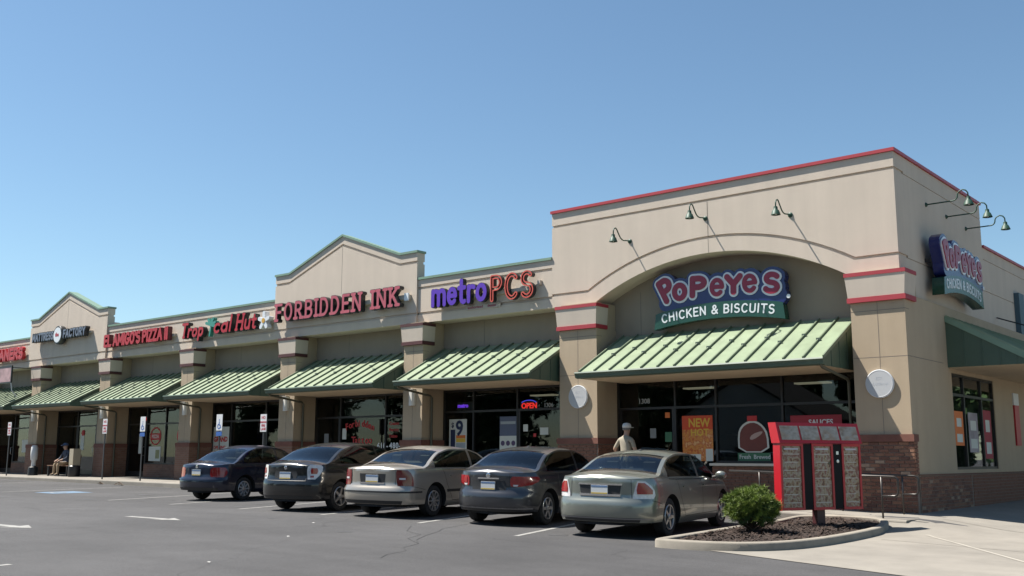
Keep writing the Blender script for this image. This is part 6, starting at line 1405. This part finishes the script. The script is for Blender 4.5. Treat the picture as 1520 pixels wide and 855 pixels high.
# pizza shop: two oval stickers over two sheets
for (x, lb) in ((-30.5, 'red oval sticker over a pale sheet, left of two in the pizza shop'), (-28.55, 'red oval sticker over a pale sheet, right of two in the pizza shop')):
    o = (x, YP, 1.65); r = empty('oval_sticker', o); tag(r, lb, 'sticker', 'oval pizza shop stickers'); fr = WFR(o)
    el = [(x + .42 * math.cos(t) * .95, 1.65 + .36 * math.sin(t)) for t in [i * math.pi / 16 for i in range(32)]]; el2 = [(x + (p[0] - x) * .86, 1.65 + (p[1] - 1.65) * .86) for p in el]
    solid('ring', [el, el2], 0, .003, fr, VR, r); solid('band', [[(x - .34, 1.50), (x - .34, 1.76), (x + .34, 1.76), (x + .34, 1.50)]], .0032, .006, fr, VR, r); flat_text('sticker_lettering', 'PIZZA', .19, fr, x - .27, 1.57, PW, r, .002, .009, .004)
    MBX('sheet', PW, r, -.45, .42, 0, .004, -1.0, -.42); MBX('sheet_print', mat('sheet_print_olive', (.24, .25, .12), .6, var=.4, scale=12), r, .05, .34, -.002, -.0002, -.9, -.55)
o = (-36.4, YP, 1.85); MB().lathe([(0, 0), (.13, 0), (.13, .012), (0, .014)], o, (0, -1, 0), 18); r = MB().lathe([(0, 0), (.13, 0), (.13, .012), (0, .014)], o, (0, -1, 0), 18).build('round_sticker', VR); tag(r, 'small round red sticker in the window above the bench', 'sticker')
# posters in the side window
for (y0, y1, z0, z1, m_, lb) in ((2.80, 3.45, 1.15, 1.95, PO, 'orange poster in the left pane of the side window'), (3.85, 4.6, 1.0, 1.95, mat('grey_poster_print', (.30, .26, .28), .6, var=.5, scale=9), 'grey printed poster in the middle pane of the side window'), (5.1, 5.75, .85, 2.05, mat('banner_crimson', (.30, .02, .035), .6), 'crimson poster in the right pane of the side window')):
    r = empty('side_poster', (.055, y0, z0)); tag(r, lb, 'poster', 'side window posters'); MBX('sheet', m_, r, 0.042, .045, 0, y1 - y0, 0, z1 - z0); MBX('white_print', PW, r, .0452, .0475, .12, y1 - y0 - .12, .10 * (z1 - z0), .34 * (z1 - z0)); MBX('white_print', PW, r, .0452, .0475, .15, y1 - y0 - .15, .55 * (z1 - z0), .80 * (z1 - z0))
r = empty('clearance_sign', (XSW, 7.95, 2.1)); tag(r, 'small white and red sign on the side wall at the right edge', 'sign'); MBX('upper_plate', SIGNW, r, .002, .04, -.25, .25, .18, .50); MBX('lower_plate', SIGNR, r, .002, .045, -.22, .22, -.9, .175)

# ------------------------------------------------------------ people: one continuous skinned body each
def person(name, label, loc, rz, joints, bones, root_j, parts, eye=True):
    """joints: name -> (pos, radius); bones: pairs; parts: function(co) -> material index"""
    me = bpy.data.meshes.new('body'); names = list(joints); idx = {n: i for i, n in enumerate(names)}
    me.from_pydata([joints[n][0] for n in names], [(idx[a], idx[b]) for a, b in bones], [])
    o = bpy.data.objects.new('body', me); COL.objects.link(o)
    sk = o.modifiers.new('skin', 'SKIN'); sk.use_smooth_shade = True
    for n in names:
        r = joints[n][1]; sv_ = me.skin_vertices[0].data[idx[n]]; sv_.radius = r if isinstance(r, tuple) else (r, r); sv_.use_root = (n == root_j)
    ss_ = o.modifiers.new('sub', 'SUBSURF'); ss_.levels = 2; ss_.render_levels = 2
    dg = bpy.context.evaluated_depsgraph_get(); m2 = bpy.data.meshes.new_from_object(o.evaluated_get(dg)); bpy.data.objects.remove(o); bpy.data.meshes.remove(me)
    r = empty(name, loc, rz); tag(r, label, 'person')
    b = bpy.data.objects.new('body', m2); COL.objects.link(b); b.parent = r; m2.materials.clear()
    for m_ in parts[0]: m2.materials.append(m_)
    for p in m2.polygons: p.material_index = parts[1](p.center); p.use_smooth = True
    return r
SKIN = mat('skin', (.40, .24, .17), .6); KHAKI = mat('khaki_shirt', (.29, .255, .195), .9, var=.12, scale=20); DENIM = mat('dark_trousers', (.035, .04, .05), .9); NAVYS = mat('slate_blue_shirt', (.05, .06, .085), .9, var=.15, scale=20); CAPW = mat('white_cap_cloth', (.55, .55, .53), .85); SHOE = mat('shoe_leather', (.02, .018, .016), .6); TANP = mat('tan_trousers', (.30, .22, .14), .9)
def fingers(J, Bn, wrist, side, fwd, down):
    """palm and five separate fingers rooted in the wrist"""
    w = Vector(wrist); f = Vector(fwd).normalized(); d = Vector(down).normalized(); s_ = f.cross(d).normalized() * side
    J['palm' + str(side)] = (tuple(w + f * .05), (.034, .018)); Bn.append(('wrist' + str(side), 'palm' + str(side)))
    for i, (off, L_) in enumerate(((-.030, .062), (-.010, .072), (.010, .068), (.029, .052))):
        a, b, c = 'f%d%da' % (side, i), 'f%d%db' % (side, i), 'f%d%dc' % (side, i); p = w + f * .085 + s_ * off
        J[a] = (tuple(p), .0095); J[b] = (tuple(p + f * L_ * .5 + d * .012), .0088); J[c] = (tuple(p + f * L_ * .85 + d * .040), .008); Bn += [('palm' + str(side), a), (a, b), (b, c)]
    a, b = 't%da' % side, 't%db' % side; p = w + f * .035 - s_ * .036; J[a] = (tuple(p), .011); J[b] = (tuple(p + f * .045 - s_ * .018 + d * .012), .0095); Bn += [('palm' + str(side), a), (a, b)]
def walking_man():
    # faces +y; left arm bent out from the body, mid stride
    J = {'pelvis': ((0, 0, .95), (.155, .115)), 'waist': ((0, .0, 1.10), (.155, .11)), 'chest': ((0, .01, 1.30), (.185, .12)), 'collar': ((0, .0, 1.46), (.12, .085)), 'neck': ((0, .02, 1.54), .058), 'head0': ((0, .045, 1.63), (.074, .088)), 'head1': ((0, .045, 1.72), (.078, .096)), 'crown': ((0, .03, 1.79), (.05, .06)),
         'hipL': ((-.10, 0, .90), .10), 'kneeL': ((-.11, .14, .50), .066), 'ankL': ((-.11, .03, .10), .046), 'toeL': ((-.12, .19, .045), (.042, .035)), 'hipR': ((.10, 0, .90), .10), 'kneeR': ((.11, .02, .50), .066), 'ankR': ((.11, -.22, .13), .046), 'toeR': ((.12, -.07, .05), (.042, .035)),
         'shL': ((-.20, 0, 1.42), .066), 'elL': ((-.36, -.03, 1.19), .048), 'wrist-1': ((-.42, .17, 1.10), .032), 'shR': ((.20, 0, 1.42), .066), 'elR': ((.29, .02, 1.15), .048), 'wrist1': ((.25, .20, .99), .032)}
    Bn = [('pelvis', 'waist'), ('waist', 'chest'), ('chest', 'collar'), ('collar', 'neck'), ('neck', 'head0'), ('head0', 'head1'), ('head1', 'crown'), ('pelvis', 'hipL'), ('hipL', 'kneeL'), ('kneeL', 'ankL'), ('ankL', 'toeL'), ('pelvis', 'hipR'), ('hipR', 'kneeR'), ('kneeR', 'ankR'), ('ankR', 'toeR'), ('collar', 'shL'), ('shL', 'elL'), ('elL', 'wrist-1'), ('collar', 'shR'), ('shR', 'elR'), ('elR', 'wrist1')]
    fingers(J, Bn, J['wrist-1'][0], -1, (-.1, .9, -.3), (0, -.3, -1)); fingers(J, Bn, J['wrist1'][0], 1, (-.1, .8, -.5), (0, -.4, -1))
    def part(c):
        if c.z > 1.53: return 0
        if c.z < .085: return 3
        if abs(c.x) > .24 and (c.z < 1.24): return 0
        return 1 if c.z > .90 else 2
    x, y = -6.78, -.60
    r = person('person', 'person in a khaki shirt and white cap walking to the restaurant door', (x, y, S(x, y)), RAD(-8), J, Bn, 'pelvis', ([SKIN, KHAKI, DENIM, SHOE], part))
    mb = MB().lathe([(.100, .0), (.107, .035), (.10, .075), (.07, .11), (.0, .125)], (0, .038, 1.725), (0, 0, 1), 20); mb.v = [(p[0], .038 + (p[1] - .038) * 1.16, p[2]) for p in mb.v]
    cp = mb.build('cap', CAPW, r, True); MB().prism([(-.085, .12), (.085, .12), (.07, .22), (0, .245), (-.07, .22)], 'z', 1.728, 1.742).build('cap_peak', CAPW, cp)
    mb = MB().lathe([(.088, -.055), (.096, .0), (.09, .01)], (0, .03, 1.715), (0, 0, 1), 16); mb.v = [(p[0], .03 + (p[1] - .03) * 1.12, p[2]) for p in mb.v]; mb.build('hair', mat('grey_hair', (.16, .15, .14), .9), r, True)
    for sx_ in (-1, 1): MB().lathe([(0, -.012), (.016, -.008), (.018, .0), (.01, .012)], (sx_ * .088, .04, 1.665), (sx_, 0, 0), 8).build('ear', SKIN, r, True)
    MB().tube([(0, .128, 1.70), (0, .152, 1.665), (0, .13, 1.655)], [.009, .015, .01], 6).build('nose', SKIN, r, True)
    for sx_ in (-1, 1): MB().lathe([(0, .0), (.010, .004), (0, .010)], (sx_ * .032, .128, 1.695), (0, 1, 0), 8).build('eye', CAPW, r, True)
    MB().tube([(-.026, .128, 1.618), (0, .136, 1.616), (.026, .128, 1.618)], .006, 5).build('mouth', mat('lips', (.30, .12, .10), .6), r, True)
walking_man()
def seated():
    # sits on the bench, faces the lot (-y)
    J = {'pelvis': ((0, .05, .56), (.16, .125)), 'waist': ((0, .04, .70), (.15, .115)), 'chest': ((0, .0, .88), (.18, .12)), 'collar': ((0, -.03, 1.03), (.12, .085)), 'neck': ((0, -.05, 1.10), .056), 'head0': ((0, -.08, 1.18), (.073, .086)), 'head1': ((0, -.075, 1.26), (.077, .094)), 'crown': ((0, -.06, 1.325), (.05, .058)),
         'hipL': ((-.10, -.02, .54), .095), 'kneeL': ((-.14, -.42, .52), .066), 'ankL': ((-.14, -.44, .10), .046), 'toeL': ((-.15, -.59, .045), (.042, .035)), 'hipR': ((.10, -.02, .54), .095), 'kneeR': ((.14, -.42, .52), .066), 'ankR': ((.14, -.42, .10), .046), 'toeR': ((.15, -.57, .045), (.042, .035)),
         'shL': ((-.20, -.01, .99), .064), 'elL': ((-.27, -.13, .74), .047), 'wrist-1': ((-.14, -.33, .66), .032), 'shR': ((.20, -.01, .99), .064), 'elR': ((.27, -.13, .74), .047), 'wrist1': ((.14, -.33, .66), .032)}
    Bn = [('pelvis', 'waist'), ('waist', 'chest'), ('chest', 'collar'), ('collar', 'neck'), ('neck', 'head0'), ('head0', 'head1'), ('head1', 'crown'), ('pelvis', 'hipL'), ('hipL', 'kneeL'), ('kneeL', 'ankL'), ('ankL', 'toeL'), ('pelvis', 'hipR'), ('hipR', 'kneeR'), ('kneeR', 'ankR'), ('ankR', 'toeR'), ('collar', 'shL'), ('shL', 'elL'), ('elL', 'wrist-1'), ('collar', 'shR'), ('shR', 'elR'), ('elR', 'wrist1')]
    fingers(J, Bn, J['wrist-1'][0], -1, (.15, -.9, -.3), (0, .3, -1)); fingers(J, Bn, J['wrist1'][0], 1, (-.15, -.9, -.3), (0, .3, -1))
    def part(c):
        if c.z > 1.09: return 0
        if c.z < .085: return 3
        if c.y < -.27 and c.z > .585: return 0
        return 1 if (c.z > .60 or (c.z > .56 and c.y > -.05)) else 2
    x, y = -34.75, -.80
    r = person('person', 'person in a dark blue shirt and cap seated on the bench', (x, y, S(x, y) + .005), 0, J, Bn, 'pelvis', ([SKIN, NAVYS, TANP, SHOE], part))
    mb = MB().lathe([(.100, .0), (.105, .035), (.095, .075), (.06, .105), (.0, .115)], (0, -.068, 1.265), (0, 0, 1), 18); mb.v = [(p[0], -.068 + (p[1] + .068) * 1.15, p[2]) for p in mb.v]
    cp = mb.build('cap', mat('blue_cap_cloth', (.05, .08, .15), .9), r, True); MB().prism([(-.08, -.15), (.08, -.15), (.06, -.25), (-.06, -.25)], 'z', 1.268, 1.282).build('cap_peak', mat('blue_cap_cloth', (.05, .08, .15), .9), cp)
    MB().tube([(0, -.165, 1.23), (0, -.185, 1.20), (0, -.165, 1.19)], [.009, .014, .01], 6).build('nose', SKIN, r, True)
seated()

# ------------------------------------------------------------ what stands across the lot (seen mirrored in glass and paint)
LEAFM = mat('tree_leaves', (0.045, 0.085, 0.022), 0.7, var=.5, scale=2.5); TRUNKM = mat('tree_bark', (.06, .045, .035), .95, var=.3, scale=20)
def tree_meshes(seed, h, rad):
    R_ = random.Random(seed); mb = MB(); mb.tube([(0, 0, -.2), (.1, .05, h * .25), (.05, -.1, h * .5), (0, 0, h * .75)], [.28, .22, .15, .06], 8)
    lobes = []
    for i in range(16):
        a = R_.uniform(0, 6.28); d = R_.uniform(.2, .75) * rad; z = h * R_.uniform(.14, .9); lobes.append((d * math.cos(a), d * math.sin(a), z, rad * R_.uniform(.32, .55)))
        mb.tube([(0, 0, h * .32), (d * .5 * math.cos(a), d * .5 * math.sin(a), z * .75), (d * math.cos(a), d * math.sin(a), z)], [.09, .06, .03], 5, False)
    v, f = [], []
    for _ in range(5200):
        l = R_.choice(lobes); q = Vector((R_.gauss(0, 1), R_.gauss(0, 1), R_.gauss(0, 1))).normalized() * l[3] * R_.uniform(.55, 1.08); p = Vector(l[:3]) + q; s_ = R_.uniform(.2, .42)
        a = Vector((R_.gauss(0, 1), R_.gauss(0, 1), R_.gauss(0, 1))).normalized() * s_; b = a.cross(Vector((R_.gauss(0, 1), R_.gauss(0, 1), R_.gauss(0, 1)))).normalized() * s_ * .6
        k = len(v); v += [tuple(p - a), tuple(p + b), tuple(p + a), tuple(p - b)]; f.append((k, k + 1, k + 2, k + 3))
    t = bpy.data.meshes.new('trunk'); t.from_pydata(mb.v, [], mb.f); t.materials.append(TRUNKM); c_ = bpy.data.meshes.new('crown'); c_.from_pydata(v, [], f); c_.materials.append(LEAFM)
    return t, c_
TM = [tree_meshes(3, 9.5, 3.6), tree_meshes(5, 11.5, 4.3), tree_meshes(8, 8.0, 3.4)]
k = 0
for (x, y) in [(-96 + 6.2 * i, -52 - 5 * math.sin(i * 1.7)) for i in range(19)] + [(9, 44), (15.5, 46), (22, 43), (29, 47), (26, 30), (33, 24)]:
    t, c_ = TM[k % 3]; r = empty('tree', (x, y, G(x, y)), k * 1.3); s_ = .9 + .25 * ((k * 7) % 5) / 5; r.scale = (s_, s_, s_)
    tag(r, 'leafy tree across the lot, mirrored in the shop windows', 'tree', 'trees across the lot')
    for n_, m_ in (('trunk', t), ('crown', c_)): o = bpy.data.objects.new(n_, m_); COL.objects.link(o); o.parent = r
    k += 1
# pale gabled house behind the lot
h = empty('house', (-27, -47, G(-27, -47))); tag(h, 'pale gabled house across the lot, mirrored in the restaurant windows', 'house')
HW = mat('pale_siding', (.55, .54, .50), .8, var=.08); 
MB().prism([(-5, -.3), (5, -.3), (5, 4.2), (0, 7.0), (-5, 4.2)], 'y', -4, 4).build('wall', HW, h)
for s_ in (-1, 1): MB().add([(s_ * 5.5, -4.4, 3.9), (0, -4.4, 7.15), (0, 4.4, 7.15), (s_ * 5.5, 4.4, 3.9), (s_ * 5.5, -4.4, 4.05), (0, -4.4, 7.32), (0, 4.4, 7.32), (s_ * 5.5, 4.4, 4.05)], [(0, 1, 2, 3), (7, 6, 5, 4), (0, 4, 5, 1), (2, 6, 7, 3), (0, 3, 7, 4)]).build('roof', ROOFS, h)
for wx in (-2.5, 2.2): MBX('window', FRAME, h, wx - .6, wx + .6, 4.001, 4.06, 1.0, 2.5)
MBX('door', mat('house_door', (.12, .05, .04), .6), h, -.5, .5, 4.001, 4.07, -.1, 2.1)
